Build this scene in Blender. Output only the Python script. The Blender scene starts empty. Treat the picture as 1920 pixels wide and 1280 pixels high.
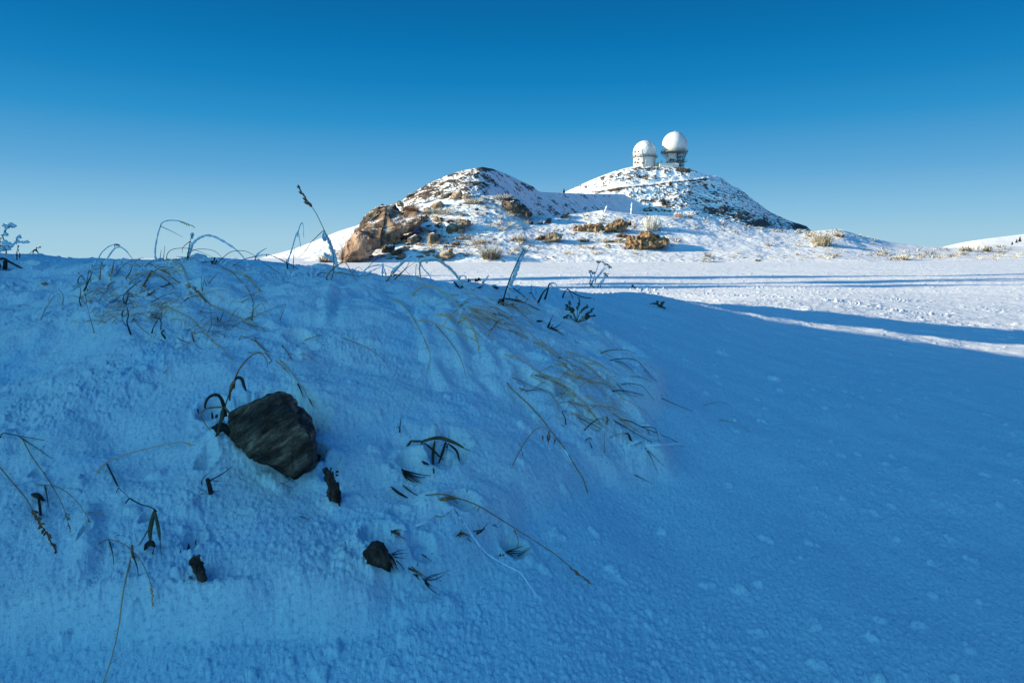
import bpy, bmesh, math, random
import numpy as np
from mathutils import Vector, Matrix, noise as mnoise

random.seed(7)
rng = np.random.default_rng(7)
scn = bpy.context.scene
COL = scn.collection
R = math.radians

# ------------------------------------------------------------------ camera
CAMZ = 1.0
F = 1280.0
PITCH = math.atan(170.0 / F)
cp, sp = math.cos(PITCH), math.sin(PITCH)
cd = bpy.data.cameras.new('camera')
cam = bpy.data.objects.new('camera', cd)
COL.objects.link(cam)
cd.lens = 24.0
cd.sensor_width = 36.0
cd.clip_start = 0.05
cd.clip_end = 20000
cam.location = (0, 0, CAMZ)
cam.rotation_euler = (math.pi / 2 - PITCH, 0, 0)
scn.camera = cam

def ray(px, py):
    u = (np.asarray(px, float) - 960) / F
    v = (640 - np.asarray(py, float)) / F
    return u, cp + v * sp, -sp + v * cp

def P(px, py, D):
    """point at forward distance D seen at photo pixel (px,py)"""
    x, y, z = ray(px, py)
    k = np.asarray(D, float) / y
    return x * k, y * k, CAMZ + z * k

def PV(px, py, D):
    a = P(px, py, D)
    return Vector((float(a[0]), float(a[1]), float(a[2])))

# ------------------------------------------------------------------ noise
def _hash(ix, iy, seed):
    h = (ix.astype(np.int64) * 374761393 + iy.astype(np.int64) * 668265263 + seed * 1442695041) & 0xFFFFFFFF
    h = ((h ^ (h >> 13)) * 1274126177) & 0xFFFFFFFF
    h = h ^ (h >> 16)
    return h

def pn(x, y, seed=0):
    ix = np.floor(x); iy = np.floor(y)
    fx = x - ix; fy = y - iy
    ix = ix.astype(np.int64); iy = iy.astype(np.int64)
    sx = fx * fx * fx * (fx * (fx * 6 - 15) + 10)
    sy = fy * fy * fy * (fy * (fy * 6 - 15) + 10)
    def g(a, b, dx, dy):
        h = _hash(ix + a, iy + b, seed)
        ang = (h & 0xFFFF) * (2 * math.pi / 65536)
        return np.cos(ang) * dx + np.sin(ang) * dy
    n00 = g(0, 0, fx, fy); n10 = g(1, 0, fx - 1, fy)
    n01 = g(0, 1, fx, fy - 1); n11 = g(1, 1, fx - 1, fy - 1)
    a = n00 + (n10 - n00) * sx
    b = n01 + (n11 - n01) * sx
    return (a + (b - a) * sy) * 1.5

def fbm(x, y, oct=4, seed=0, gain=0.5):
    s = 0; a = 1.0; n = 0
    for i in range(oct):
        s = s + a * pn(x * 2 ** i + 17.3 * i, y * 2 ** i - 9.1 * i, seed + i * 31)
        n += a; a *= gain
    return s / n * 1.3

def worley(x, y, seed=0):
    ix = np.floor(x).astype(np.int64); iy = np.floor(y).astype(np.int64)
    best = np.full(np.shape(x), 9.0); val = np.zeros(np.shape(x))
    for a in (-1, 0, 1):
        for b in (-1, 0, 1):
            h = _hash(ix + a, iy + b, seed)
            cx = ix + a + (h & 1023) / 1023.0
            cy = iy + b + ((h >> 10) & 1023) / 1023.0
            d = np.hypot(x - cx, y - cy)
            m = d < best
            best = np.where(m, d, best)
            val = np.where(m, ((h >> 20) & 1023) / 1023.0, val)
    return best, val

def sstep(a, b, x):
    t = np.clip((x - a) / (b - a), 0, 1)
    return t * t * (3 - 2 * t)

# ------------------------------------------------------------------ ground height
# (photo px, photo py, forward distance) the smooth snow passes through
CTRL = [
 # left / lobe columns
 (-700,1280,.80),(-700,900,1.25),(-700,640,2.0),(-700,490,3.2),
 (0,1280,.84),(0,1100,1.00),(0,900,1.28),(0,740,1.62),(0,640,1.98),(0,560,2.45),(0,505,3.0),(0,472,3.5),
 (250,1280,.84),(250,1100,1.0),(250,900,1.27),(250,740,1.58),(250,640,1.88),(250,560,2.22),(250,510,2.6),(225,499,3.05),(345,487,3.1),
 (500,1280,.85),(500,1100,1.01),(500,900,1.28),(500,740,1.60),(500,640,1.90),(500,560,2.25),(500,520,2.6),(500,503,3.05),
 (750,1280,.87),(750,1100,1.04),(750,900,1.32),(750,740,1.66),(750,640,2.0),(750,560,2.5),(750,530,2.9),(750,519,3.3),
 (1000,1280,.89),(1000,1100,1.10),(1000,900,1.42),(1000,740,1.80),(1000,640,2.25),(1000,580,2.9),(1000,550,3.6),(1000,536,4.1),
 (1200,1280,.93),(1200,1100,1.18),(1200,900,1.62),(1200,740,2.05),(1200,640,2.9),(1200,590,3.7),(1200,560,4.5),(1200,549,5.1),
 (1400,1280,.97),(1400,1100,1.24),(1400,900,1.72),(1400,740,2.45),(1400,660,3.3),(1400,610,4.5),(1400,580,6.2),(1400,560,9.0),
 (1650,1280,1.0),(1650,1100,1.30),(1650,900,1.84),(1650,740,2.75),(1650,670,3.9),(1650,620,5.4),(1650,590,7.3),(1650,560,11),
 (1920,1280,1.05),(1920,1100,1.37),(1920,900,1.98),(1920,740,3.1),(1920,670,4.6),(1920,640,5.7),(1920,600,8.2),(1920,560,13),
 (2500,1280,1.1),(2500,900,2.1),(2500,700,4.0),(2500,600,8.2),
]
CT = []
for px, py, D in CTRL:
    x, y, z = P(px, py, D)
    CT.append((math.atan2(x, y), math.log(math.hypot(x, y)), z))
def addc(px, D, z):
    x, y, _ = P(px, 640, D)
    CT.append((math.atan2(x, y), math.log(math.hypot(x, y)), z))
# hidden lee side of the bank
for px in (-700, 0, 250, 500):
    addc(px, 3.9, .93); addc(px, 5.0, .70); addc(px, 7.0, .30); addc(px, 10, .12)
addc(750, 3.8, .84); addc(750, 5.0, .60); addc(750, 7.0, .28); addc(750, 10, .12)
addc(1000, 4.8, .66); addc(1000, 6.5, .36); addc(1000, 10, .14)
addc(1200, 6.2, .56); addc(1200, 8.2, .34); addc(1200, 11, .16)
# plain and rising far side
for px in (-700, 0, 250, 500, 750, 1000, 1200, 1400, 1650, 1920, 2500):
    addc(px, 16, .07); addc(px, 22, .04); addc(px, 30, .14); addc(px, 40, .36); addc(px, 48, .40); addc(px, 75, .3)
CT = np.array(CT)
def tps_k(d2):
    return np.where(d2 > 1e-12, 0.5 * d2 * np.log(np.maximum(d2, 1e-12)), 0)
SC = np.array([1.0, 0.45])
cp_ = CT[:, :2] * SC
n = len(CT)
K = tps_k(((cp_[:, None] - cp_[None]) ** 2).sum(2)) + np.eye(n) * 2e-4
Pm = np.hstack([np.ones((n, 1)), cp_])
A = np.zeros((n + 3, n + 3)); A[:n, :n] = K; A[:n, n:] = Pm; A[n:, :n] = Pm.T
W = np.linalg.solve(A, np.concatenate([CT[:, 2], np.zeros(3)]))

# table of the smooth surface for speed
TH = np.linspace(-1.0, 0.95, 260)
LR = np.linspace(math.log(.55), math.log(75), 420)
gt, gl = np.meshgrid(TH, LR)
tab = np.full(gt.shape, W[n])
tab = tab + W[n + 1] * gt * SC[0] + W[n + 2] * gl * SC[1]
for i in range(n):
    tab += W[i] * tps_k((gt * SC[0] - cp_[i, 0]) ** 2 + (gl * SC[1] - cp_[i, 1]) ** 2)

def base_h(x, y):
    th = np.clip(np.arctan2(x, y), TH[0], TH[-1])
    r = np.hypot(x, y)
    lr = np.clip(np.log(np.maximum(r, 1e-3)), LR[0], LR[-1])
    a = (th - TH[0]) / (TH[1] - TH[0]); b = (lr - LR[0]) / (LR[1] - LR[0])
    ia = np.clip(a.astype(int), 0, len(TH) - 2); ib = np.clip(b.astype(int), 0, len(LR) - 2)
    fa = a - ia; fb = b - ib
    z = (tab[ib, ia] * (1 - fa) + tab[ib, ia + 1] * fa) * (1 - fb) + (tab[ib + 1, ia] * (1 - fa) + tab[ib + 1, ia + 1] * fa) * fb
    return z

_MT = np.exp(np.linspace(math.log(.4), math.log(70), 700))
def hit_base(px, py):
    x, y, z = ray(px, py)
    xs = x / y * _MT; zs = CAMZ + z / y * _MT
    d = zs - base_h(xs, _MT)
    i = np.argmax(d < 0)
    if d[i] >= 0: return None
    if i == 0: return _MT[0]
    t = d[i - 1] / (d[i - 1] - d[i])
    return _MT[i - 1] + t * (_MT[i] - _MT[i - 1])
def gxy(px, py, lim=7.0):
    k = 0
    D = hit_base(px, py)
    while (D is None or D > lim) and k < 80:
        k += 2
        D = hit_base(px, py + k)
    a = P(px, py + k, D)
    return float(a[0]), float(a[1])

# lobe of thicker wind-packed snow on the bank
LOBE_PX = [(-400,470),(0,488),(300,492),(600,505),(850,528),(1000,560),(1100,600),(1190,650),(1245,700),(1235,760),
           (1215,800),(1262,850),(1240,890),(1130,905),(1010,950),(900,1040),(800,1110),(640,1160),(420,1180),(200,1190),(-400,1200)]
LOBE = np.array([gxy(*p) for p in LOBE_PX])
def poly_sd(x, y, poly):
    d = np.full(np.shape(x), 1e9); inside = np.zeros(np.shape(x), bool)
    m = len(poly)
    for i in range(m):
        x0, y0 = poly[i]; x1, y1 = poly[(i + 1) % m]
        ex, ey = x1 - x0, y1 - y0
        t = np.clip(((x - x0) * ex + (y - y0) * ey) / (ex * ex + ey * ey + 1e-12), 0, 1)
        d = np.minimum(d, np.hypot(x - x0 - t * ex, y - y0 - t * ey))
        c = ((y0 > y) != (y1 > y)) & (x < (x1 - x0) * (y - y0) / (y1 - y0 + 1e-12) + x0)
        inside ^= c
    return np.where(inside, d, -d)

# hollows round rocks and stems: px, py, radius px across, depth m, soil 0..1
HOLES = [
 (512,830,98,.62,.05,.12),(402,808,27,.8,.035,1.0),(580,890,36,.6,.04,.8),(622,915,20,1.2,.018,.6),
 (368,1066,20,1.0,.018,1.0),(712,1050,40,.6,.022,.25),(745,1055,16,.8,.018,.7),(770,895,26,.8,.03,.6),(870,998,34,.6,.03,.6),
 (790,1075,26,.7,.02,.5),(968,1032,30,.6,.025,.6),(748,1000,20,.6,.02,.5),(840,885,40,1.1,.03,.0),
 (390,910,20,1,.025,.5),(281,1020,14,1,.02,.5),(72,935,12,1.0,.02,.3),(165,1060,8,2.0,.012,0),
 (1180,800,34,.6,.03,.5),(1060,770,20,1.,.03,.1),(1105,825,22,.8,.025,.1),(950,575,22,.5,.02,.7),(1080,600,34,.5,.02,.3),
 (1045,614,22,.5,.012,.5),(236,592,16,1.2,.025,.6),(303,618,14,1,.025,.5),(220,545,30,.7,.02,.1),(340,545,34,.6,.02,.0),
 (560,668,26,.6,.02,.1),(580,685,20,.7,.018,.1),(985,735,22,.8,.02,.4),(1000,700,26,.5,.02,.1),(105,595,10,3.,.015,.1),
 (770,880,50,1,.01,.3),(30,500,40,.4,.02,.2),(410,585,50,.4,.02,0),(160,530,18,1,.02,.2),(1030,525,30,.4,.012,.2),
]
HO = []
for (px, py, r, asp, dep, soil) in HOLES:
    x, y = gxy(px, py)
    HO.append((x, y, r / F * y, r / F * y * asp * 1.5, dep, soil))
# small lumps lying on the snow: px, py, radius px, height m
LUMPS = [(1453,710,15,.016),(1358,663,16,.014),(1240,995,13,.010),(1388,1108,18,.012),(1425,1100,12,.010),(1220,1150,10,.006),
 (1640,960,10,.007),(1745,1055,12,.009),(1835,1130,10,.008),(1650,1270,18,.012),(1792,1273,12,.010),(1500,1050,9,.007),
 (118,1205,14,.010),(545,1240,12,.008),(470,1265,14,.01),(385,1243,10,.008),(1530,915,9,.007),(1590,920,9,.006),(1060,930,12,.010),
 (206,520,26,.030),(380,490,26,.028),(1128,735,14,.012),(925,580,16,.012),(700,545,18,.010),(820,860,22,.03),(845,880,22,.028),
 (1075,775,10,.01),(360,1000,30,.012),(430,870,50,.02),(640,980,50,.012),(520,930,40,.014),(1560,830,8,.006),(1700,880,8,.006),
 (330,600,40,.02),(420,560,60,.018),(250,560,40,.016),(520,640,30,.02),(575,705,22,.02),(800,985,30,.014),(90,1000,18,.008)]
LU = []
for (px, py, r, h) in LUMPS:
    x, y = gxy(px, py)
    LU.append((x, y, r / F * y, h))
# drift ridges following the bent grass
RIDG = [[(745,570),(790,640),(820,720),(835,745)],[(800,590),(850,660),(880,730),(900,750)],[(840,600),(890,660),(925,720)],
        [(612,600),(622,570),(610,640)],[(1010,560),(1120,620),(1200,680),(1240,720)],
        [(170,1010),(168,1090),(160,1120)],[(20,860),(10,900)],[(950,700),(1040,760),(1120,800),(1215,830)],[(360,1165),(620,1170),(840,1130)]]
RI = [[gxy(*p) for p in l] for l in RIDG]

def seg_d(x, y, pts):
    d = np.full(np.shape(x), 1e9)
    for (x0, y0), (x1, y1) in zip(pts[:-1], pts[1:]):
        ex, ey = x1 - x0, y1 - y0
        t = np.clip(((x - x0) * ex + (y - y0) * ey) / (ex * ex + ey * ey + 1e-12), 0, 1)
        d = np.minimum(d, np.hypot(x - x0 - t * ex, y - y0 - t * ey))
    return d

CRUMB = [np.array([gxy(px, py, 60) for px, py in l]) for l in
         ([(1240,545),(1340,538),(1500,545),(1700,566),(1920,588),(2300,620)],[(1150,540),(1400,555),(1700,585),(1900,604)])]

def ground_parts(x, y, fine=True):
    x = np.asarray(x, float); y = np.asarray(y, float)
    r = np.hypot(x, y)
    z = base_h(x, y)
    soil = np.zeros(x.shape); shade_tint = .5 * sstep(3.5, 6.0, r)  # weight of the light and shade colour painted into the snow
    near = (r < 9) & (y > -1.5)
    xn, yn = x[near], y[near]
    if xn.size:
        rn = r[near]
        wob = fbm(xn * 5, yn * 5, 3, 5) * .03
        sd = poly_sd(xn, yn, LOBE) + wob
        lobe = sstep(-.03, .035, sd)
        dz = .045 * lobe * (1 - sstep(2.1, 2.8, rn))
        hum = fbm(xn * 2.8, yn * 2.8, 3, 11) * .030 + fbm(xn * 8, yn * 8, 3, 12) * .012
        dz += hum * (.25 + .9 * lobe) * np.clip(rn / 1.6, .6, 1.3)
        # soft wind ripple on the open side
        dz += (1 - lobe) * pn((xn + yn * .6) * 4.0, (yn - xn * .6) * 1.3, 41) * .008
        sl = np.zeros(xn.shape)
        for (hx, hy, ra, rb, dep, so) in HO:
            q = np.hypot((xn - hx) / ra, (yn - hy) / rb)
            m = q < 3.2
            if not m.any(): continue
            qq = q[m] + fbm(xn[m] * 40, yn[m] * 40, 3, 77) * .16
            k = 1 - sstep(.72, 1.08, qq)
            dz[m] += -dep * k + dep * .16 * np.exp(-((qq - 1.25) / .25) ** 2)
            if so:
                sp_ = fbm(xn[m] * 160, yn[m] * 160, 3, 91) * .9 + fbm(xn[m] * 30, yn[m] * 30, 2, 92) * .5
                core = (1 - sstep(.6, .95, qq)) * 1.2
                rim = .95 * np.exp(-((qq - .9) / .7) ** 2)
                sl[m] = np.maximum(sl[m], sstep(.0, .22, so * (core * .3) + so * rim * .5 + sp_ * .62 - .62))
        for (lx, ly, lr_, h) in LU:
            q = np.hypot(xn - lx, (yn - ly)) / lr_
            m = q < 1.8
            if not m.any(): continue
            qq = q[m] + fbm(xn[m] / lr_ * 1.2, yn[m] / lr_ * 1.2, 3, 55) * .5
            dz[m] += h * (1 - sstep(.2, 1.05, qq))
        for l in RI:
            d = seg_d(xn, yn, l)
            dz += .007 * np.exp(-(d / .014) ** 2) - .004 * np.exp(-((d - .03) / .014) ** 2)
        if fine:
            # granular crust, crumbly in patches and smooth between them
            pt = sstep(-.15, .55, fbm(xn * 2.6, yn * 2.6, 3, 66)) * (.35 + .65 * lobe)
            w, v = worley(xn * 38, yn * 38, 3)
            w2, v2 = worley(xn * 90, yn * 90, 4)
            dz += np.where(v > .80, .0060 * sstep(.5, .12, w), 0) * (.12 + .9 * pt)
            dz += np.where(v2 > .6, .0034 * sstep(.55, .1, w2), 0) * (.55 + .8 * pt)
            w3, v3 = worley(xn * 19 + 5, yn * 19, 6)
            dz += np.where(v3 > .93, .0075 * sstep(.32, .1, w3 + .25 * pn(xn * 60, yn * 60, 8)), 0)
            dz += fbm(xn * 30, yn * 30, 3, 60, .6) * .0040 * (.12 + .9 * pt) + fbm(xn * 130, yn * 130, 3, 61, .75) * .0024 * (.6 + .6 * pt)
        z[near] += dz
        soil[near] = sl; shade_tint[near] = np.maximum(shade_tint[near], lobe * sstep(-.9, .3, fbm(xn * 5, yn * 5, 3, 19)) * (1 - .5 * sstep(3.5, 6.0, rn)))
    mid = (r >= 4) & (r < 90)
    if mid.any():
        xm, ym, rm = x[mid], y[mid], r[mid]
        amp = sstep(4, 8, rm)
        e = pn(xm * .22, ym * .5, 21) * .03 + pn(xm * .8, ym * 1.6, 22) * .012
        e += fbm(xm * 3, ym * 4, 3, 23) * .010
        # ruts of the buried track running across
        e += np.sin(ym * 2.1 + pn(xm * .10, ym * .1, 8) * 4) * .045 * sstep(14, 17, ym) * sstep(30, 25, ym)
        if fine:
            for l in CRUMB:
                d = seg_d(xm, ym, l) / np.maximum(rm * .028, .12)
                w, v = worley(xm * 11, ym * 15, 13); w2, v2 = worley(xm * 24, ym * 30, 17)
                pt = sstep(-.25, .35, pn(xm * .9, ym * 1.1, 33))
                e += np.exp(-d * d) * pt * (np.where(v > .5, .055 * (v - .3) * sstep(.5, .1, w), 0) + np.where(v2 > .4, .022 * v2 * sstep(.5, .1, w2), 0))
            w, v = worley(xm * 9, ym * 9, 14)
            e += np.where(v > .95, .016 * sstep(.45, .1, w), 0) * sstep(6.5, 8, rm)
            e += fbm(xm * 14, ym * 14, 3, 15) * .004
        z[mid] += e * amp
    far = r > 60
    z[far] -= (np.minimum(r[far], 3000) - 60) * .05
    return z, soil, shade_tint

def ground(x, y):
    return ground_parts(x, y, False)[0]

_MT3 = np.exp(np.linspace(math.log(.45), math.log(60), 1300))
def hit(px, py):
    x, y, z = ray(px, py)
    c0 = CAMZ + z / y * _MT3 - base_h(x / y * _MT3, _MT3)
    ok = np.nonzero((c0 < .2) & (c0 > -.2))[0]
    if not len(ok): return None
    _MT2 = _MT3[max(0, ok[0] - 1):ok[-1] + 2]
    first = np.nonzero(c0 < -.13)[0]
    if len(first) and first[0] > ok[0]: _MT2 = _MT3[max(0, ok[0] - 1):first[0] + 1]
    xs = x / y * _MT2; zs = CAMZ + z / y * _MT2
    d = zs - ground(xs, _MT2)
    i = int(np.argmax(d < 0))
    if d[i] >= 0: return None
    if i == 0: return _MT2[0]
    t = d[i - 1] / (d[i - 1] - d[i])
    return float(_MT2[i - 1] + t * (_MT2[i] - _MT2[i - 1]))

# ------------------------------------------------------------------ mesh helpers
def grid_mesh(name, X, Y, Z, mat, attrs=None, wrap=False, flip=False):
    rws, cls = X.shape
    co = np.stack([X, Y, Z], -1).reshape(-1, 3).astype(np.float32)
    i = np.arange(rws - 1)[:, None]; cN = cls if wrap else cls - 1
    j = np.arange(cN)[None]
    j2 = (j + 1) % cls
    a = i * cls + j; b = i * cls + j2; c = (i + 1) * cls + j2; d = (i + 1) * cls + j
    q = np.stack([a, b, c, d] if not flip else [a, d, c, b], -1).reshape(-1, 4).astype(np.int32)
    me = bpy.data.meshes.new(name)
    me.vertices.add(len(co)); me.vertices.foreach_set('co', co.ravel())
    me.loops.add(q.size); me.loops.foreach_set('vertex_index', q.ravel())
    me.polygons.add(len(q)); me.polygons.foreach_set('loop_start', np.arange(len(q), dtype=np.int32) * 4)
    me.polygons.foreach_set('use_smooth', np.ones(len(q), bool))
    me.update(calc_edges=True)
    for k, v in (attrs or {}).items():
        at = me.attributes.new(k, 'FLOAT', 'POINT')
        at.data.foreach_set('value', v.reshape(-1).astype(np.float32))
    me.materials.append(mat)
    o = bpy.data.objects.new(name, me)
    COL.objects.link(o)
    return o

class MB:
    """collects tubes, blobs and polygons into one mesh"""
    def __init__(s): s.v = []; s.f = []; s.sm = []
    def add(s, vs, fs, smooth=True):
        k = len(s.v); s.v += [tuple(p) for p in vs]
        s.f += [tuple(i + k for i in f) for f in fs]; s.sm += [smooth] * len(fs)
    def tube(s, pts, rad, sides=5, flat=1.0, up=None, caps=True):
        pts = [Vector(p) for p in pts]; n = len(pts)
        vs = []; fs = []
        ref = up or Vector((.2, -1, .3)).normalized()
        for i, p in enumerate(pts):
            t = (pts[min(i + 1, n - 1)] - pts[max(i - 1, 0)])
            if t.length < 1e-9: t = Vector((0, 0, 1))
            t.normalize()
            a = t.cross(ref)
            if a.length < 1e-4: a = t.cross(Vector((1, 0, 0)))
            a.normalize(); b = a.cross(t).normalized()
            r = rad[i] if hasattr(rad, '__len__') else rad
            for k in range(sides):
                an = 2 * math.pi * k / sides
                vs.append(p + a * (math.cos(an) * r) + b * (math.sin(an) * r * flat))
        for i in range(n - 1):
            for k in range(sides):
                k2 = (k + 1) % sides
                fs.append((i * sides + k, i * sides + k2, (i + 1) * sides + k2, (i + 1) * sides + k))
        if caps:
            fs.append(tuple(range(sides))[::-1]); fs.append(tuple((n - 1) * sides + k for k in range(sides)))
        s.add(vs, fs)
    def blob(s, c, rad, seed=0, sub=2, amp=.35, scale=(1, 1, 1), rot=None):
        bm = bmesh.new(); bmesh.ops.create_icosphere(bm, subdivisions=sub, radius=1)
        vs = []
        for v in bm.verts:
            d = 1 + amp * mnoise.noise(v.co * 1.6 + Vector((seed * 3.1, seed * 1.7, 0))) + amp * .4 * mnoise.noise(v.co * 4 + Vector((0, seed * 2.3, 5)))
            p = Vector((v.co.x * scale[0], v.co.y * scale[1], v.co.z * scale[2])) * (rad * d)
            if rot is not None: p = rot @ p
            vs.append(p + Vector(c))
        fs = [tuple(v.index for v in f.verts) for f in bm.faces]
        bm.free(); s.add(vs, fs)
    def box(s, c, d, rz=0):
        m = Matrix.Rotation(rz, 3, 'Z'); c = Vector(c)
        vs = [c + m @ Vector((x * d[0] / 2, y * d[1] / 2, z * d[2] / 2)) for x in (-1, 1) for y in (-1, 1) for z in (-1, 1)]
        s.add(vs, [(0, 1, 3, 2), (4, 6, 7, 5), (0, 4, 5, 1), (2, 3, 7, 6), (0, 2, 6, 4), (1, 5, 7, 3)], False)
    def build(s, name, mat, parent=None, origin=None):
        me = bpy.data.meshes.new(name)
        o0 = Vector(origin) if origin is not None else (Vector(parent.location) if parent else Vector((0, 0, 0)))
        me.from_pydata([tuple(Vector(p) - o0) for p in s.v], [], s.f)
        me.polygons.foreach_set('use_smooth', s.sm)
        me.materials.append(mat); me.update()
        o = bpy.data.objects.new(name, me); COL.objects.link(o)
        if parent:
            o.parent = parent
        else:
            o.location = o0
        return o

def build_multi(parts, name, parent):
    """several builders, one mesh with one material each"""
    al = MB(); idx = []; mats_ = []
    for mb, m_ in parts:
        if not mb.v: continue
        al.add(mb.v, mb.f); al.sm[-len(mb.f):] = mb.sm; idx += [len(mats_)] * len(mb.f); mats_.append(m_)
    o = al.build(name, mats_[0], parent)
    for m_ in mats_[1:]: o.data.materials.append(m_)
    o.data.polygons.foreach_set('material_index', idx)
    return o

def tag(o, label=None, cat=None, group=None, kind=None):
    if label: o['label'] = label
    if cat: o['category'] = cat
    if group: o['group'] = group
    if kind or cat: o['kind'] = kind or 'thing'
    return o

def empty(name, loc):
    o = bpy.data.objects.new(name, None); COL.objects.link(o)
    o.location = loc; o.empty_display_size = .05
    return o
# ------------------------------------------------------------------ materials
def mat(name):
    m = bpy.data.materials.new(name); m.use_nodes = True
    nt = m.node_tree; b = nt.nodes['Principled BSDF']
    return m, nt, b
def N(nt, t, **kw):
    n_ = nt.nodes.new(t)
    for k, v in kw.items(): setattr(n_, k, v)
    return n_
def noise_n(nt, scale, detail=4, rough=.55, vec=None, stretch=None):
    g = N(nt, 'ShaderNodeNewGeometry')
    src = g.outputs['Position'] if vec is None else vec
    if stretch:
        mp = N(nt, 'ShaderNodeMapping'); mp.inputs['Scale'].default_value = stretch
        nt.links.new(src, mp.inputs['Vector']); src = mp.outputs[0]
    n_ = N(nt, 'ShaderNodeTexNoise'); n_.inputs['Scale'].default_value = scale
    n_.inputs['Detail'].default_value = detail; n_.inputs['Roughness'].default_value = rough
    nt.links.new(src, n_.inputs['Vector'])
    return n_.outputs['Fac']
def ramp(nt, fac, stops):
    r_ = N(nt, 'ShaderNodeValToRGB')
    el = r_.color_ramp.elements
    el[0].position = stops[0][0]; el[0].color = (*stops[0][1], 1)
    el[1].position = stops[-1][0]; el[1].color = (*stops[-1][1], 1)
    for p, c in stops[1:-1]:
        e = el.new(p); e.color = (*c, 1)
    nt.links.new(fac, r_.inputs[0])
    return r_.outputs[0]
def mix(nt, fac, a, b):
    m_ = N(nt, 'ShaderNodeMix', data_type='RGBA')
    if hasattr(fac, 'links'): nt.links.new(fac, m_.inputs[0])
    else: m_.inputs[0].default_value = fac
    for s_, i in ((a, 6), (b, 7)):
        if isinstance(s_, tuple): m_.inputs[i].default_value = (*s_, 1)
        else: nt.links.new(s_, m_.inputs[i])
    return m_.outputs[2]
def math_n(nt, op, a, b=0.0, clamp=False):
    m_ = N(nt, 'ShaderNodeMath', operation=op); m_.use_clamp = clamp
    for s_, i in ((a, 0), (b, 1)):
        if hasattr(s_, 'links'): nt.links.new(s_, m_.inputs[i])
        else: m_.inputs[i].default_value = s_
    return m_.outputs[0]
def bump(nt, bsdf, h, strength, dist):
    b_ = N(nt, 'ShaderNodeBump'); b_.inputs['Strength'].default_value = strength; b_.inputs['Distance'].default_value = dist
    nt.links.new(h, b_.inputs['Height'])
    prev = bsdf.inputs['Normal']
    if prev.is_linked:
        nt.links.new(prev.links[0].from_socket, b_.inputs['Normal'])
    nt.links.new(b_.outputs[0], bsdf.inputs['Normal'])

SNOW_C = (.82, .86, .90)
def snow_mat(name, fine=True, soil_attr=True, soil_cols=((.012, .012, .011), (.05, .04, .03)), sc=1.0):
    m, nt, b = mat(name)
    g1 = noise_n(nt, 420 * sc, 3, .6)
    col = ramp(nt, noise_n(nt, 6 * sc, 4), [(.3, (.79, .835, .885)), (.7, (.85, .88, .91))])
    if fine:
        fl = ramp(nt, noise_n(nt, 150 * sc, 4, .7), [(.34, (.56, .68, .80)), (.47, (1, 1, 1)), (.58, (1.0, 1.0, 1.0)), (.68, (1.2, 1.14, 1.08))])
        fm = N(nt, 'ShaderNodeMix', data_type='RGBA', blend_type='MULTIPLY'); fm.inputs[0].default_value = 1
        nt.links.new(col, fm.inputs[6]); nt.links.new(fl, fm.inputs[7]); col = fm.outputs[2]
    if soil_attr:
        # light difference painted into the snow: bank lobe warmer, near shaded snow bluer
        ac = N(nt, 'ShaderNodeAttribute', attribute_name='shade_tint')
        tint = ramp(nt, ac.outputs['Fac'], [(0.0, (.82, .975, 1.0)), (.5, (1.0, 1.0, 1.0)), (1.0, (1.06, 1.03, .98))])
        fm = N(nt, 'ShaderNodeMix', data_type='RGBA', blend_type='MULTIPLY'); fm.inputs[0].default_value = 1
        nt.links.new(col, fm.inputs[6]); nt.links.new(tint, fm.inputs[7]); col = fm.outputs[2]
        at = N(nt, 'ShaderNodeAttribute', attribute_name='soil')
        ns = noise_n(nt, 90 * sc, 4, .7)
        k = math_n(nt, 'ADD', at.outputs['Fac'], math_n(nt, 'MULTIPLY', math_n(nt, 'SUBTRACT', ns, .5), .9))
        k = ramp(nt, k, [(.42, (0, 0, 0)), (.58, (1, 1, 1))])
        sc_ = ramp(nt, noise_n(nt, 60 * sc, 4), [(.3, soil_cols[0]), (.7, soil_cols[1])])
        col = mix(nt, k, col, sc_)
    nt.links.new(col, b.inputs['Base Color'])
    b.inputs['Roughness'].default_value = .55
    b.inputs['Specular IOR Level'].default_value = .25
    return m, nt, b

M = {}
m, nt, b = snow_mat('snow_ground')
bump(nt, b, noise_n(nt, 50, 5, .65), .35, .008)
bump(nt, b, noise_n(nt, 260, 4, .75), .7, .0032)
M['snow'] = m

# hills: snow with bare ground showing through
def hill_mat(name, soilc, sc, ms):
    m, nt, b = snow_mat(name, fine=False, soil_attr=False, sc=sc)
    at = N(nt, 'ShaderNodeAttribute', attribute_name='soil')
    ns = noise_n(nt, ms, 6, .78)
    k = math_n(nt, 'ADD', at.outputs['Fac'], math_n(nt, 'MULTIPLY', math_n(nt, 'SUBTRACT', ns, .5), 1.5))
    k = ramp(nt, k, [(.40, (0, 0, 0)), (.62, (1, 1, 1))])
    sc_ = ramp(nt, noise_n(nt, 1.7 * sc, 5, .7), [(.3, soilc[0]), (.52, soilc[1]), (.72, soilc[2])])
    snow = ramp(nt, noise_n(nt, .6 * sc, 4), [(.3, (.80, .84, .885)), (.7, (.86, .88, .90))])
    nt.links.new(mix(nt, k, snow, sc_), b.inputs['Base Color'])
    bump(nt, b, ns, .45, .12 / ms)
    return m
M['hill'] = hill_mat('snowy_hill', ((.035, .028, .022), (.085, .064, .048), (.17, .13, .09)), .8, .42)
M['rise'] = hill_mat('snowy_rise', ((.07, .055, .035), (.17, .13, .08), (.30, .24, .15)), 6.0, 3.2)

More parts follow.
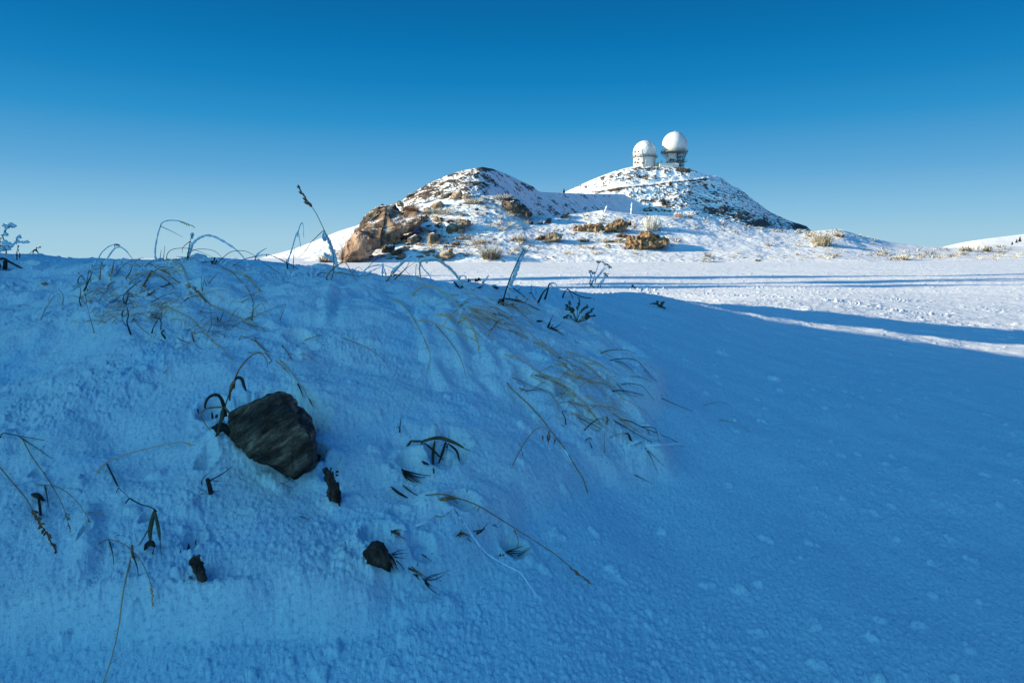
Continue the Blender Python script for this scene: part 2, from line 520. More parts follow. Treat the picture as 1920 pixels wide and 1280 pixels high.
def plain(name, c, rough=.7, var=.3, sc=40):
    m, nt, b = mat(name)
    lo = tuple(v * (1 - var) for v in c); hi = tuple(min(1, v * (1 + var)) for v in c)
    nt.links.new(ramp(nt, noise_n(nt, sc, 3), [(.3, lo), (.7, hi)]), b.inputs['Base Color'])
    b.inputs['Roughness'].default_value = rough
    b.inputs['Specular IOR Level'].default_value = .3
    return m
M['tan'] = plain('dry_straw', (.84, .40, .19), .6, .2, 120)
M['gold'] = plain('pale_straw', (.95, .52, .27), .6, .08, 120)
M['brown'] = plain('brown_stalk', (.42, .18, .08), .7, .4, 120)
M['dark'] = plain('dark_leaf', (.034, .022, .014), .6, .4, 120)
M['olive'] = plain('olive_leaf', (.10, .075, .03), .6, .4, 120)
M['red'] = plain('russet_seed', (.36, .11, .05), .7, .4, 120)
M['sage'] = plain('sage_leaf', (.085, .095, .06), .7, .4, 90)
M['frost'] = plain('rime_frost', (.84, .88, .92), .5, .05, 60)
M['shrub'] = plain('shrub_twig', (.17, .15, .085), .8, .4, 6)
M['shrub_red'] = plain('reddish_twig', (.14, .08, .06), .8, .4, 6)
M['straw_far'] = plain('straw_tuft', (.55, .47, .34), .8, .3, 6)
M['conifer'] = plain('conifer_needles', (.03, .045, .03), .8, .4, 2)
M['concrete'] = plain('white_concrete', (.62, .62, .61), .7, .06, .6)
M['radome'] = plain('radome_panel', (.64, .64, .64), .45, .03, .4)
M['steel'] = plain('painted_steel', (.10, .14, .15), .5, .3, .8)
M['glass'] = plain('dark_dish', (.015, .018, .022), .3, .2, 1)
M['grn'] = plain('green_cabinet', (.10, .15, .12), .6, .2, 1)

def rock_mat(name, cols, sc, strata=None, lichen=None, snow=False, rot=None):
    m, nt, b = mat(name)
    v_ = None
    if rot:
        g0 = N(nt, 'ShaderNodeNewGeometry'); mp0 = N(nt, 'ShaderNodeMapping'); mp0.inputs['Rotation'].default_value = rot
        nt.links.new(g0.outputs['Position'], mp0.inputs['Vector']); v_ = mp0.outputs[0]
    n1 = noise_n(nt, sc, 8, .72, vec=v_, stretch=strata)
    col = ramp(nt, n1, [(.36, cols[0]), (.47, cols[1]), (.56, cols[2]), (.68, cols[3])])
    n2 = noise_n(nt, sc * 6, 5, .7)
    col = mix(nt, ramp(nt, n2, [(.55, (0, 0, 0)), (.75, (.5, .5, .5))]), col, cols[0])
    if lichen:
        col = mix(nt, ramp(nt, noise_n(nt, sc * 1.3, 6, .7), [(.60, (0, 0, 0)), (.68, (.8, .8, .8))]), col, lichen)
    if snow:
        g = N(nt, 'ShaderNodeNewGeometry'); s_ = N(nt, 'ShaderNodeSeparateXYZ'); nt.links.new(g.outputs['Normal'], s_.inputs[0])
        k = math_n(nt, 'ADD', s_.outputs['Z'], math_n(nt, 'MULTIPLY', math_n(nt, 'SUBTRACT', n2, .5), .9))
        col = mix(nt, ramp(nt, k, [(.80, (0, 0, 0)), (.90, (1, 1, 1))]), col, (.84, .87, .9))
    nt.links.new(col, b.inputs['Base Color'])
    b.inputs['Roughness'].default_value = .8
    b.inputs['Specular IOR Level'].default_value = .3
    bump(nt, b, n1, .9, .25 / sc); bump(nt, b, n2, .7, .06 / sc)
    return m
M['rock_near'] = rock_mat('banded_dark_rock', ((.024, .011, .008), (.085, .042, .027), (.21, .11, .068), (.52, .32, .20)), 20, strata=(.55, 1.2, 2.4), rot=(0, .6, .3))
M['rock_red'] = rock_mat('small_brown_rock', ((.024, .012, .009), (.06, .03, .02), (.14, .07, .045), (.28, .16, .10)), 30)
M['bark'] = rock_mat('weathered_bark', ((.010, .008, .006), (.03, .02, .014), (.07, .045, .03), (.12, .08, .05)), 30, strata=(2.5, 2.5, .4))
M['r_pink'] = rock_mat('pinkish_rock', ((.10, .065, .045), (.27, .17, .12), (.40, .27, .20), (.52, .37, .28)), .9)
M['r_dark'] = rock_mat('dark_brown_rock', ((.025, .02, .016), (.075, .055, .042), (.14, .105, .08), (.24, .19, .14)), 1.1, lichen=(.16, .15, .05), snow=True)
M['r_tan'] = rock_mat('tan_rock', ((.12, .075, .04), (.30, .20, .12), (.46, .33, .21), (.60, .46, .32)), 1.2, snow=True)
M['r_tan2'] = rock_mat('tan_grey_rock', ((.05, .04, .03), (.15, .115, .08), (.28, .22, .15), (.42, .33, .23)), 1.3, snow=True)
M['r_rub'] = rock_mat('rubble_earth', ((.05, .03, .018), (.17, .10, .055), (.34, .22, .12), (.52, .37, .22)), 3.5, snow=False)
M['bark'] = rock_mat('weathered_bark', ((.02, .010, .007), (.06, .03, .018), (.15, .075, .045), (.32, .17, .10)), 45, strata=(2.2, 2.2, .5))
M['soil'] = rock_mat('black_soil', ((.006, .006, .006), (.014, .012, .011), (.025, .02, .018), (.05, .045, .035)), 60)
M['r_crag'] = rock_mat('crag_rock', ((.05, .032, .022), (.16, .10, .07), (.30, .20, .14), (.46, .33, .24)), 1.6, lichen=(.16, .14, .06), snow=True)
# ------------------------------------------------------------------ ground sheet
def seq(a, b, n_): return list(np.linspace(a, b, n_, endpoint=False))
ths = np.array(seq(-math.pi, -R(60), 60) + seq(-R(60), -R(40.5), 80) + seq(-R(40.5), R(40.5), 1500) + seq(R(40.5), R(60), 80) + seq(R(60), math.pi, 60))
rr = np.array(list(np.geomspace(.05, .6, 40, endpoint=False)) + list(np.geomspace(.6, 8, 800, endpoint=False)) +
              list(np.geomspace(8, 60, 330, endpoint=False)) + list(np.geomspace(60, 6000, 50)))
T, RR = np.meshgrid(ths, rr)
X = np.sin(T) * RR; Y = np.cos(T) * RR
Z, S, TINT = ground_parts(X.ravel(), Y.ravel())
go = grid_mesh('snow_ground', X, Y, Z.reshape(X.shape), M['snow'], {'soil': S, 'shade_tint': TINT}, wrap=True, flip=True)
tag(go, 'blue shaded snow bank and sunlit snow plain', None, None, 'structure')
del T, RR

# ------------------------------------------------------------------ hills
def interp(pts, x):
    p = np.array(pts, float)
    return np.interp(x, p[:, 0], p[:, 1])
def smooth1(a, k):
    ker = np.hanning(k + 2)[1:-1]; ker /= ker.sum()
    return np.convolve(np.pad(a, k // 2, mode='edge'), ker, mode='valid')[:len(a)]

def hill(name, top, bot, dtop, dbot, x0, x1, nc, nr, material, label, soilf, rough=1.0, back=40, backd=120, gam=1.0, kind='structure', smooth=5, ease=0, ledge=None):
    px = np.linspace(x0, x1, nc)
    t = np.linspace(0, 1, nr)
    tp = smooth1(interp(top, px), smooth); bt = interp(bot, px)
    dt = smooth1(interp(dtop, px), nc // 9 | 1); db = smooth1(interp(dbot, px), nc // 9 | 1)
    PX, T = np.meshgrid(px, t)
    PY = bt + (tp - bt) * T
    if ease:
        ts = smooth1(interp(top, px), ease); PY = bt + (ts - bt) * T + (tp - ts) * T ** 5
    D = db + (dt - db) * T ** gam
    X, Y, Z = P(PX, PY, D)
    hh = (tp - bt)[None] * 0 + 1
    ft = np.sin(np.clip(T, 0, 1) * math.pi * .5)
    sc = dt.mean() / 340.0
    nx, ny = X / sc, (Y * .5 + Z * 1.2) / sc
    fade = sstep(0, .06, T) * (1 - .6 * sstep(.93, 1, T))
    soil = soilf(PX, PY, nx, ny)
    disp = (fbm(nx * .035, ny * .05, 4, 71) * 4.0 + fbm(nx * .16, ny * .2, 4, 72, .6) * 1.3) * rough * sc * fade
    disp += np.maximum(soil, 0) * .9 * sc * rough * fade
    if ledge: disp = disp + ledge(PX, PY) * fade
    Y2 = Y - disp; Z2 = Z + disp * .12
    # far side of the hill falls away behind the crest
    tb = np.linspace(0, 1, back)[1:, None]
    Xb = X[-1] * (1 + tb * .15); Yb = Y2[-1] + tb * backd; Zb = Z2[-1] - (tb ** 1.5) * (Z2[-1] - Z2[0] + 8 * sc * 4)
    XX = np.vstack([X, Xb]); YY = np.vstack([Y2, Yb]); ZZ = np.vstack([Z2, Zb])
    SS = np.vstack([soil, np.repeat(soil[-1:] * .5, back - 1, 0)])
    o = grid_mesh(name, XX, YY, ZZ, material, {'soil': SS})
    tag(o, label, None, None, kind)
    o['hill_rows'] = nr
    return o, (PX, PY, D - disp)

def blobs(PX, PY, lst):
    s = np.zeros(PX.shape)
    for (x, y, rx, ry, k) in lst:
        s = np.maximum(s, k * np.exp(-(((PX - x) / rx) ** 2 + ((PY - y) / ry) ** 2)))
    return s

# left hill: sunlit rocky left flank, shaded right flank
def soilA(PX, PY, nx, ny):
    n1 = fbm(nx * .16, ny * .20, 6, 81, .72); n2 = fbm(nx * .7, ny * .8, 3, 82, .6)
    lit = sstep(960, 900, PX) * sstep(700, 780, PX)
    bias = -.12 + .20 * lit + blobs(PX, PY, [(800,362,46,22,.22),(870,345,60,18,.12),(830,338,40,8,.15),(1000,352,18,5,.5),(915,318,14,5,.5),(980,345,10,5,.3),(1060,400,60,14,.25),(1140,402,30,8,.35)])
    bias -= .18 * sstep(720, 640, PX)
    return np.clip(.35 + (n1 * .9 + n2 * .55) + bias * 1.3, 0, 1)
hill('hill', [(380,500),(470,489),(520,476),(560,464),(600,448),(640,432),(668,423),(720,396),(760,371),(800,345),(840,328),(868,320),(905,314),(925,317),(950,327),(985,343),(1000,350),(1010,360),(1030,366)],
     [(380,505),(1030,470)], [(380,215),(700,235),(900,240),(925,246),(1030,300)], [(380,175),(895,165),(925,185),(1030,272)],
     380, 1030, 760, 260, M['hill'], 'snowy hill with sunlit rocky left flank and blue shaded right flank', soilA, rough=.9, back=24, backd=60)

# shaded saddle flank between the two hills
def soilS(PX, PY, nx, ny):
    n1 = fbm(nx * .13, ny * .25, 5, 84, .65); n2 = fbm(nx * .5, ny * .7, 3, 85, .6)
    return np.clip(.33 + n1 * .8 + n2 * .6 - .24 + blobs(PX, PY, [(1060,395,80,16,.28),(1115,406,16,6,.5),(1000,352,14,5,.4)]) - .4 * sstep(1130, 1180, PX), 0, 1)
hill('saddle_slope', [(920,350),(990,352),(1015,360),(1060,362),(1110,364),(1168,364),(1190,374),(1220,392),(1250,410),(1290,428)],
     [(920,455),(1290,455)], [(920,262),(1015,291),(1170,362),(1290,385)], [(920,240),(1015,266),(1170,338),(1290,370)],
     930, 1288, 420, 140, M['hill'], 'blue shaded snow saddle between the two hills', soilS, rough=.5, back=10, backd=14)

# dome hill
TRACK = [(1020,366),(1080,361),(1130,357),(1160,352),(1200,347),(1250,341),(1310,334),(1345,330)]
def soil_shadeB(PX, PY, nx, ny):
    n1 = fbm(nx * .12, ny * .26, 5, 86, .65); n2 = fbm(nx * .5, ny * .8, 3, 87, .65)
    bias = -.10 + blobs(PX, PY, [(1290,318,30,5,.75),(1245,380,46,22,.28),(1310,375,70,22,.16),(1350,395,32,9,.55),(1390,405,26,10,.6),(1425,420,26,9,.75),
        (1150,357,13,4.5,1.0),(1190,330,40,10,.28),(1140,342,30,8,.1),(1480,418,60,12,.25),(1505,424,22,6,.95),(1430,395,40,16,.12),(1390,368,24,10,.2),(1212,315,30,3,.4),(1220,372,16,6,.3),(1322,352,16,5,.3)])
    s = np.clip(.34 + n1 * .6 + n2 * .85 + bias * 1.25, 0, 1)
    ty = interp(TRACK, PX)
    on = np.exp(-((PY - ty + 1.5) / 4.2) ** 4) * sstep(1345, 1330, PX)
    ln = np.exp(-((PY - ty - 4.6) / 1.5) ** 2) * sstep(1340, 1315, PX) * sstep(1085, 1130, PX)  # dark line below the track: its shadow, painted in as bare ground
    return np.clip(s * (1 - on) - .4 * on + ln * (.75 + n2 * .5), -.5, 1)
B_TOP = [(960,372),(1040,364),(1060,360),(1090,346),(1120,333),(1150,322),(1175,315),(1186,312.5),(1232,312),(1240,313),(1290,316),(1312,324),(1335,329),(1350,331),(1372,348),(1385,352),(1415,376),(1445,398),(1478,413),(1492,418),(1512,424),(1524,434),(1545,450)]
hill('dome_hill', B_TOP, [(960,450),(1545,452)], [(960,402),(1200,400),(1300,400),(1420,410),(1545,430)], [(960,350),(1200,338),(1545,352)],
     960, 1545, 860, 240, M['hill'], 'snow dusted rocky hill carrying the two white radar domes', soil_shadeB, rough=.75, back=24, backd=90, smooth=3,
     ledge=lambda PX, PY: 3.2 * sstep(-1.2, 1.0, PY - interp(TRACK, PX)) * sstep(22, 5, PY - interp(TRACK, PX)) * sstep(1350, 1325, PX) * sstep(1060, 1090, PX))

# smooth far hill at the right edge
def soilC(PX, PY, nx, ny):
    return np.clip(.18 + fbm(nx * .1, ny * .3, 4, 88) * .35 - .1, 0, 1)
hill('far_hill', [(1740,474),(1790,466),(1815,458),(1838,450),(1870,445),(1920,439),(2000,430),(2200,420)], [(1740,480),(2200,480)],
     [(1740,190),(2200,200)], [(1740,150),(2200,150)], 1740, 2200, 260, 60, M['hill'], 'smooth white snow hill at the right edge', soilC, rough=.35)

# near rise with boulders
def soilR(PX, PY, nx, ny):
    n1 = fbm(nx * .10, ny * .30, 5, 90, .65); n2 = fbm(nx * .5, ny * 1.0, 3, 94, .65)
    bias = -.24 + blobs(PX, PY, [(820,410,90,34,.16),(900,375,60,14,.34),(800,425,60,34,.16),(850,395,40,20,.16),(880,395,40,12,.2),(860,460,120,20,.18),(940,440,60,22,.08),(1000,430,60,8,.12),(1120,428,70,10,.2),(1100,398,50,6,.2),
        (1240,425,40,6,.1),(1400,430,120,5,.12),(1420,482,160,3,.16),(1540,450,40,12,.22),(1690,481,50,4,.40),(1800,478,60,5,.22),(1860,470,40,8,.25),(1330,486,40,3,.3),(640,480,26,12,.5),(690,450,26,34,.32),(730,420,26,22,.3),(700,485,60,4,.3),(985,402,22,8,.3),(830,478,120,6,.12)])
    calm = blobs(PX, PY, [(1330,455,110,18,.5),(1640,462,60,10,.35),(1700,466,60,8,.2)])
    return np.clip(.37 + n1 * .5 + n2 * .75 + bias - calm, 0, 1)
RISE_TOP = [(560,494),(600,480),(640,462),(680,430),(720,408),(760,388),(800,379),(850,368),(900,366),(940,368),(960,380),(985,399),(1010,404),(1060,403),(1090,400),(1130,394),(1180,400),(1215,404),(1250,405),(1300,409),(1340,414),(1400,424),(1450,429),(1500,434),(1530,433),(1560,430),(1585,433),(1610,441),(1660,452),(1720,461),(1780,464.5),(1830,463),(1870,461),(1920,463),(2100,466)]
RISE_D0 = [(560,38),(900,38),(1300,39),(1920,40),(2100,40)]
RISE_D1 = [(560,46),(760,50),(950,50),(1300,52),(1600,54),(1920,60),(2100,60)]
rise_o, RISE = hill('snow_rise', RISE_TOP, [(560,497),(1300,494),(2100,493)], RISE_D1, RISE_D0, 560, 2100, 1300, 210, M['rise'],
     'sunlit snow rise strewn with boulders and dry grass', soilR, rough=.6, back=14, backd=16, smooth=3, ease=221)
_rpx = RISE[0][0]; 
def rise_depth(px, py):
    j = int(np.clip(np.searchsorted(_rpx, px), 0, len(_rpx) - 1))
    col = RISE[1][:, j]  # decreasing py with row
    i = int(np.argmin(np.abs(col - py)))
    return float(RISE[2][i, j])
# ------------------------------------------------------------------ regions of the photo used for tracing
REG = {'A': (0, 400, 6.4), 'B': (120, 470, 7.1125), 'C': (300, 400, 6.5654), 'D': (300, 530, 5.334), 'E': (500, 330, 6.4),
       'F': (740, 460, 6.4), 'G': (1000, 470, 6.4), 'H': (960, 640, 4.2667), 'I': (0, 700, 2.206), 'J': (600, 740, 3.048),
       'K': (360, 720, 5.3333), 'L': (590, 340, 8.0), 'M': (800, 300, 6.4), 'N': (980, 380, 6.4), 'X': (0, 0, 1.0)}
def rp(reg, pts):
    ox, oy, s_ = REG[reg]
    return [(ox + x / s_, oy + y / s_) for x, y in pts]

def outline_rock(name, pts, D, material, seed, thick=.8, bulge=.4, amp=.05, cuts=3, label=None, cat='rock', group=None, sink=0.0, base_drop=.12, flat=True, fine=.35, lean=0.0):
    """rock whose outline passes through photo points at distance D; it has real depth behind and in front"""
    r_ = random.Random(seed)
    cx = sum(p[0] for p in pts) / len(pts); cy = sum(p[1] for p in pts) / len(pts)
    wpx = max(p[0] for p in pts) - min(p[0] for p in pts)
    hpx = max(p[1] for p in pts) - min(p[1] for p in pts)
    wd = .5 * (wpx + hpx) / F * D
    vs = []
    for (x, y) in pts:
        f = (y - cy) / max(hpx, 1)
        vs.append(PV(x, y, D - lean * f * wd))
        vs.append(PV(cx + (x - cx) * .86, cy + (y - cy) * .82, D + thick * wd * r_.uniform(.6, 1.0) - lean * f * wd))
        vs.append(PV(cx + (x - cx) * r_.uniform(.5, .78), cy + (y - cy) * r_.uniform(.45, .75), D - bulge * wd * r_.uniform(.45, 1.0) - lean * f * wd * .6))
    for k in range(3):
        vs.append(PV(cx + r_.uniform(-.2, .2) * wpx, cy + r_.uniform(-.2, .2) * hpx, D - bulge * wd * r_.uniform(.9, 1.15)))
    bm = bmesh.new()
    for v in vs: bm.verts.new(v)
    res = bmesh.ops.convex_hull(bm, input=bm.verts)
    bmesh.ops.delete(bm, geom=[v for v in bm.verts if not v.link_faces], context='VERTS')
    target = wd * .5
    for k in range(cuts):
        es = [e for e in bm.edges if e.calc_length() > wd * .9 / 2 ** (k + 1)]
        if es: bmesh.ops.subdivide_edges(bm, edges=es, cuts=1, use_grid_fill=True)
        bmesh.ops.triangulate(bm, faces=[f for f in bm.faces if len(f.verts) > 3])
    if flat and fine < .8:
        # chisel flat faces
        cc = sum((v.co for v in bm.verts), Vector()) / len(bm.verts)
        for k in range(11):
            nn = Vector((r_.gauss(0, 1), r_.gauss(0, 1) - .6, r_.gauss(0, 1))).normalized()
            h_ = max((v.co - cc).dot(nn) for v in bm.verts) * r_.uniform(.78, .95)
            for v in bm.verts:
                e_ = (v.co - cc).dot(nn) - h_
                if e_ > 0: v.co -= nn * e_ * .95
    # soften the hull a little and roughen
    bmesh.ops.smooth_vert(bm, verts=bm.verts, factor=(.05 if flat else .25), use_axis_x=True, use_axis_y=True, use_axis_z=True)
    bm.normal_update()
    off = Vector((seed * 3.7, seed * 1.3, seed * .7))
    for v in bm.verts:
        q = v.co / wd
        a = mnoise.noise(q * 2.2 + off) + .5 * mnoise.noise(q * 5 + off) + .35 * mnoise.noise(q * 11 + off)
        c_ = mnoise.cell(q * 4.0 + off) - .5
        v.co += v.normal * (wd * amp * (a * 1.4 + c_ * fine))
    me = bpy.data.meshes.new(name)
    base = PV(cx, cy + hpx / 2, D)
    bmesh.ops.translate(bm, verts=bm.verts, vec=-base)
    bm.to_mesh(me); bm.free()
    me.polygons.foreach_set('use_smooth', [not flat] * len(me.polygons))
    me.materials.append(material)
    o = bpy.data.objects.new(name, me); COL.objects.link(o); o.location = base
    tag(o, label, cat, group)
    return o

# ---- rocks of the foreground
kd = hit(512, 855)
outline_rock('large_rock', rp('K', [(330,545),(400,410),(430,330),(540,200),(620,140),(740,95),(860,85),(960,130),(1030,220),(1080,290),(1150,310),(1200,390),(1255,520),(1280,650),(1275,880),(1180,960),(1080,985),(960,950),(780,940),(600,900),(480,760)]),
    kd + .01, M['rock_near'], 3, thick=.7, bulge=.55, amp=.06, cuts=6, fine=.22, flat=False,
    label='large dark banded rock sticking out of the shaded snow bank')
outline_rock('rock', rp('J', [(240,985),(250,900),(290,850),(330,833),(370,850),(395,890),(410,960),(400,1010),(330,1000)]),
    hit(712, 1068) + .006, M['rock_red'], 5, thick=.6, bulge=.35, amp=.07, cuts=5, flat=False, fine=.3,
    label='small dark rock half buried in snow below the large rock')
outline_rock('rock', rp('I', [(786,775),(800,752),(822,748),(842,795),(850,865),(825,850),(800,820)]),
    hit(370, 1090) + .004, M['rock_red'], 6, thick=.6, bulge=.35, amp=.10, cuts=4, flat=False, fine=.3,
    label='small reddish stone in a peppered snow hollow below left of the large rock')
outline_rock('bark_piece', rp('K', [(1310,850),(1340,835),(1380,900),(1410,1000),(1470,1040),(1500,1110),(1490,1240),(1440,1230),(1380,1120),(1340,1000)]),
    hit(628, 950) + .008, M['bark'], 7, thick=.35, bulge=.22, amp=.12, cuts=5, flat=False, fine=.5,
    label='strip of dark bark lying right of the large rock', cat='bark')

outline_rock('soil_clod', rp('K', [(180,430),(230,400),(300,385),(400,400),(450,450),(400,530),(320,545),(200,525)]), kd + .03, M['soil'], 8, thick=.5, bulge=.3, amp=.06, cuts=4, flat=False, fine=.3,
    label='black soil showing in the snow gap left of the large rock', cat='soil')
outline_rock('soil_clod', rp('K', [(900,960),(1080,995),(1180,965),(1265,890),(1292,700),(1200,700),(1000,800)]), kd + .035, M['soil'], 9, thick=.5, bulge=.3, amp=.06, cuts=4, flat=False, fine=.3,
    label='black soil and painted shade under the lower right edge of the large rock', cat='soil')  # black clump also fills in the dark shade under the rock

# ---- boulders of the sunlit rise
outline_rock('rock_outcrop', [(640,494),(652,458),(668,430),(702,396),(722,384),(748,388),(780,402),(806,404),(780,418),(755,432),(735,446),(722,464),(710,480),(700,492)], rise_depth(720, 470) + 1.5, M['r_crag'], 77, thick=.35, bulge=.10, amp=.035, cuts=6, fine=.9,
    label='broken brown rock mass joining the slabs at the left end of the rise', cat='rock outcrop', lean=.5)
BO = [
 ('L', [(610,750),(740,745),(860,790),(920,830),(990,930),(960,990),(830,1000),(760,1100),(650,1150),(580,1225),(450,1215),(470,1000),(500,900),(560,820)], 'r_pink', 'broad pinkish slab at the foot of the crag, left end of the rise', .0),
 ('L', [(600,755),(640,690),(740,580),(890,400),(1000,345),(1080,335),(1100,440),(1060,590),(960,700),(930,770),(840,770),(760,750)], 'r_dark', 'dark brown leaning boulder topping the crag at the left end', .3),
 ('L', [(1090,560),(1110,360),(1200,340),(1230,440),(1290,480),(1260,530),(1120,580)], 'r_dark', 'dark jagged rock wedged behind the top of the crag', .5),
 ('L', [(960,720),(1070,620),(1230,550),(1490,520),(1480,600),(1330,680),(1190,720),(1020,790)], 'r_tan2', 'long brown ledge of rock right of the leaning boulder', .0),
 ('L', [(990,830),(1180,740),(1310,680),(1310,750),(1160,860),(1080,900),(1010,880)], 'r_tan', 'tan slanting block below the long brown ledge', .0),
 ('L', [(620,1080),(820,1000),(900,1020),(850,1100),(760,1160),(620,1200)], 'r_pink', 'low pinkish rubble block at the right foot of the slab', -.4),
 ('L', [(1000,1000),(1080,940),(1200,960),(1200,1040),(1080,1080),(1010,1070)], 'r_dark', 'brown knobbly boulder sitting right of the pinkish slab', .0),
 ('L', [(1140,1110),(1170,1040),(1300,1000),(1310,1060),(1240,1100)], 'r_dark', 'dark low stone, lowest one in the boulder cluster', .0),
 ('L', [(1275,800),(1300,785),(1400,830),(1390,890),(1310,915)], 'r_dark', 'dark angular stone in the middle of the boulder cluster', .0),
 ('L', [(1180,930),(1200,860),(1275,800),(1290,900),(1210,970)], 'r_tan2', 'tan stone leaning against the dark angular one', .1),
 ('L', [(1370,930),(1400,850),(1520,780),(1570,860),(1500,940),(1400,960)], 'r_tan2', 'brown rounded boulder right of the dark angular stone', .0),
 ('L', [(1300,1030),(1340,960),(1430,990),(1380,1050)], 'r_pink', 'small reddish stone under the brown rounded boulder', -.1),
 ('L', [(1680,870),(1710,770),(1800,760),(1870,820),(1860,900),(1780,950),(1700,950)], 'r_tan2', 'grey brown craggy boulder at the right end of the boulder cluster', .0),
 ('L', [(1230,370),(1240,290),(1290,285),(1340,330),(1330,400),(1260,390)], 'r_tan2', 'small upright grey rock on the skyline right of the crag', .0),
 ('L', [(1300,480),(1295,395),(1370,370),(1410,430),(1360,490)], 'r_tan2', 'rounded grey stone beside the brown bush on the skyline', .0),
 ('L', [(1360,260),(1390,200),(1500,160),(1490,210),(1410,250)], 'r_dark', 'flat dark rock high on the skyline left of the left hill', .0),
 ('L', [(1620,480),(1640,400),(1740,380),(1760,430),(1700,500),(1650,510)], 'r_tan', 'tan block at the top of the boulder field, lower of two', .0),
 ('M', [(40,560),(90,510),(160,490),(220,530),(160,580),(80,590)], 'r_tan', 'tan block at the top of the boulder field, upper of two', .0),
 ('M', [(265,480),(330,370),(400,340),(435,390),(420,440),(330,480)], 'r_tan', 'upright tan boulder standing highest on the rise', .0),
 ('M', [(420,440),(460,400),(530,420),(500,480),(440,490)], 'r_pink', 'reddish tan boulder right of the upright one', .1),
 ('M', [(130,480),(200,410),(300,390),(270,450),(180,490)], 'r_dark', 'dark flat rock left of the upright tan boulder', .3),
 ('M', [(660,570),(700,545),(750,560),(710,585)], 'r_tan', 'small tan stone alone in the snow below the left hill', .0),
 ('M', [(225,740),(270,710),(320,720),(290,750),(230,760)], 'r_dark', 'small dark stone above the mottled boulder', .0),
 ('M', [(230,860),(260,800),(290,760),(370,730),(480,700),(540,740),(500,780),(400,820),(330,870)], 'r_tan2', 'long mottled boulder in the middle of the snow slope', .0),
 ('M', [(900,470),(980,480),(1060,500),(1150,520),(1200,560),(1220,620),(1270,700),(1150,680),(1040,610),(960,590),(900,560)], 'r_dark', 'nearly black bank of rock on the right shoulder of the rise', .0),
 ('M', [(980,500),(1010,460),(1090,460),(1110,500),(1050,515)], 'r_tan2', 'pale flat topped stone on the black bank of rock', -.4),
 ('M', [(1220,775),(1270,710),(1280,760),(1260,780)], 'r_dark', 'pointed brown stone, leftmost of three on the skyline dip', .0),
 ('M', [(1310,770),(1370,730),(1400,760),(1380,775)], 'r_dark', 'low brown stone, middle one of three on the skyline dip', .0),
 ('M', [(1400,770),(1460,690),(1500,700),(1480,755)], 'r_dark', 'tilted brown stone, right one of three on the skyline dip', .0),
 ('N', [(440,190),(490,130),(550,110),(560,130),(500,180)], 'r_dark', 'slanting reddish stone on the skyline below the saddle', .0),
 ('N', [(240,450),(290,380),(330,350),(400,350),(490,380),(450,440),(400,480),(290,490)], 'r_tan2', 'tan and grey boulder at the left of the rubble patches', .0),
 ('N', [(140,440),(200,400),(270,390),(250,440),(170,455)], 'r_rub', 'low brown stones left of the tan and grey boulder', .0),
 ('M', [(90,1165),(200,1090),(290,1050),(340,1140),(270,1195),(160,1190)], 'r_tan', 'tan wedge shaped rock at the foot of the snow slope', .0),
 ('N', [(1270,570),(1280,440),(1400,380),(1490,330),(1560,380),(1640,370),(1730,440),(1730,500),(1640,560),(1480,580),(1400,560),(1330,580)], 'r_rub', 'big crumbly tan rock below the white tussock', .0),
 ('N', [(600,320),(700,280),(920,240),(980,290),(940,350),(850,360),(700,360)], 'r_rub', 'long patch of brown rubble between two boulders', .0),
 ('N', [(990,370),(1010,290),(1080,210),(1150,190),(1230,210),(1310,240),(1200,260),(1170,330),(1120,370)], 'r_rub', 'peaked mound of brown rubble left of the white tussock', .0),
 ('N', [(1120,400),(1200,350),(1280,400),(1200,420),(1150,410)], 'r_rub', 'small brown rubble heap touching the big crumbly rock', .0),
 ('N', [(980,515),(1010,490),(1060,500),(1030,525)], 'r_pink', 'small pink stone below the peaked rubble mound, left of two', .0),
 ('N', [(1190,545),(1210,525),(1250,540),(1230,560)], 'r_pink', 'small pink stone beside the big crumbly rock, right of two', .0),
 ('N', [(1040,460),(1120,440),(1200,430),(1180,470),(1060,475)], 'r_rub', 'thin strip of brown rubble under the peaked mound', .0),
 ('M', [(985,960),(1050,920),(1050,960),(1000,975)], 'r_tan', 'little tan stone left of the tan and grey boulder', .0),
 ('N', [(50,512),(78,488),(104,508),(76,522)], 'r_pink', 'tiny reddish stone under the little tan stone', .0),
]
for i, (rg, pts, m_, lab, dd) in enumerate(BO):
    p = rp(rg, pts)
    cx = sum(q[0] for q in p) / len(p); cy_ = sum(q[1] for q in p) / len(p)
    kx = 1.12 if i < 8 else 1.06; ky = 1.12 if i < 8 else .94
    p = [(cx + (x - cx) * kx, cy_ + (y - cy_) * ky) for x, y in p]
    by = max(q[1] for q in p); ty = min(q[1] for q in p)
    D = rise_depth(cx, by * .92 + ty * .08) - .05 + dd
    big = (max(q[0] for q in p) - min(q[0] for q in p)) > 30
    rub = m_ == 'r_rub'
    outline_rock('boulder', p, D, M[m_], 20 + i, thick=.7, bulge=.2 if not rub else .15, amp=.055 if not rub else .085, cuts=4 if big and not rub else (5 if rub else 3),
        fine=.5 if not rub else .9, label=lab, cat='boulder' if not rub else 'rubble', group='boulders scattered over the sunlit rise', lean=.35)

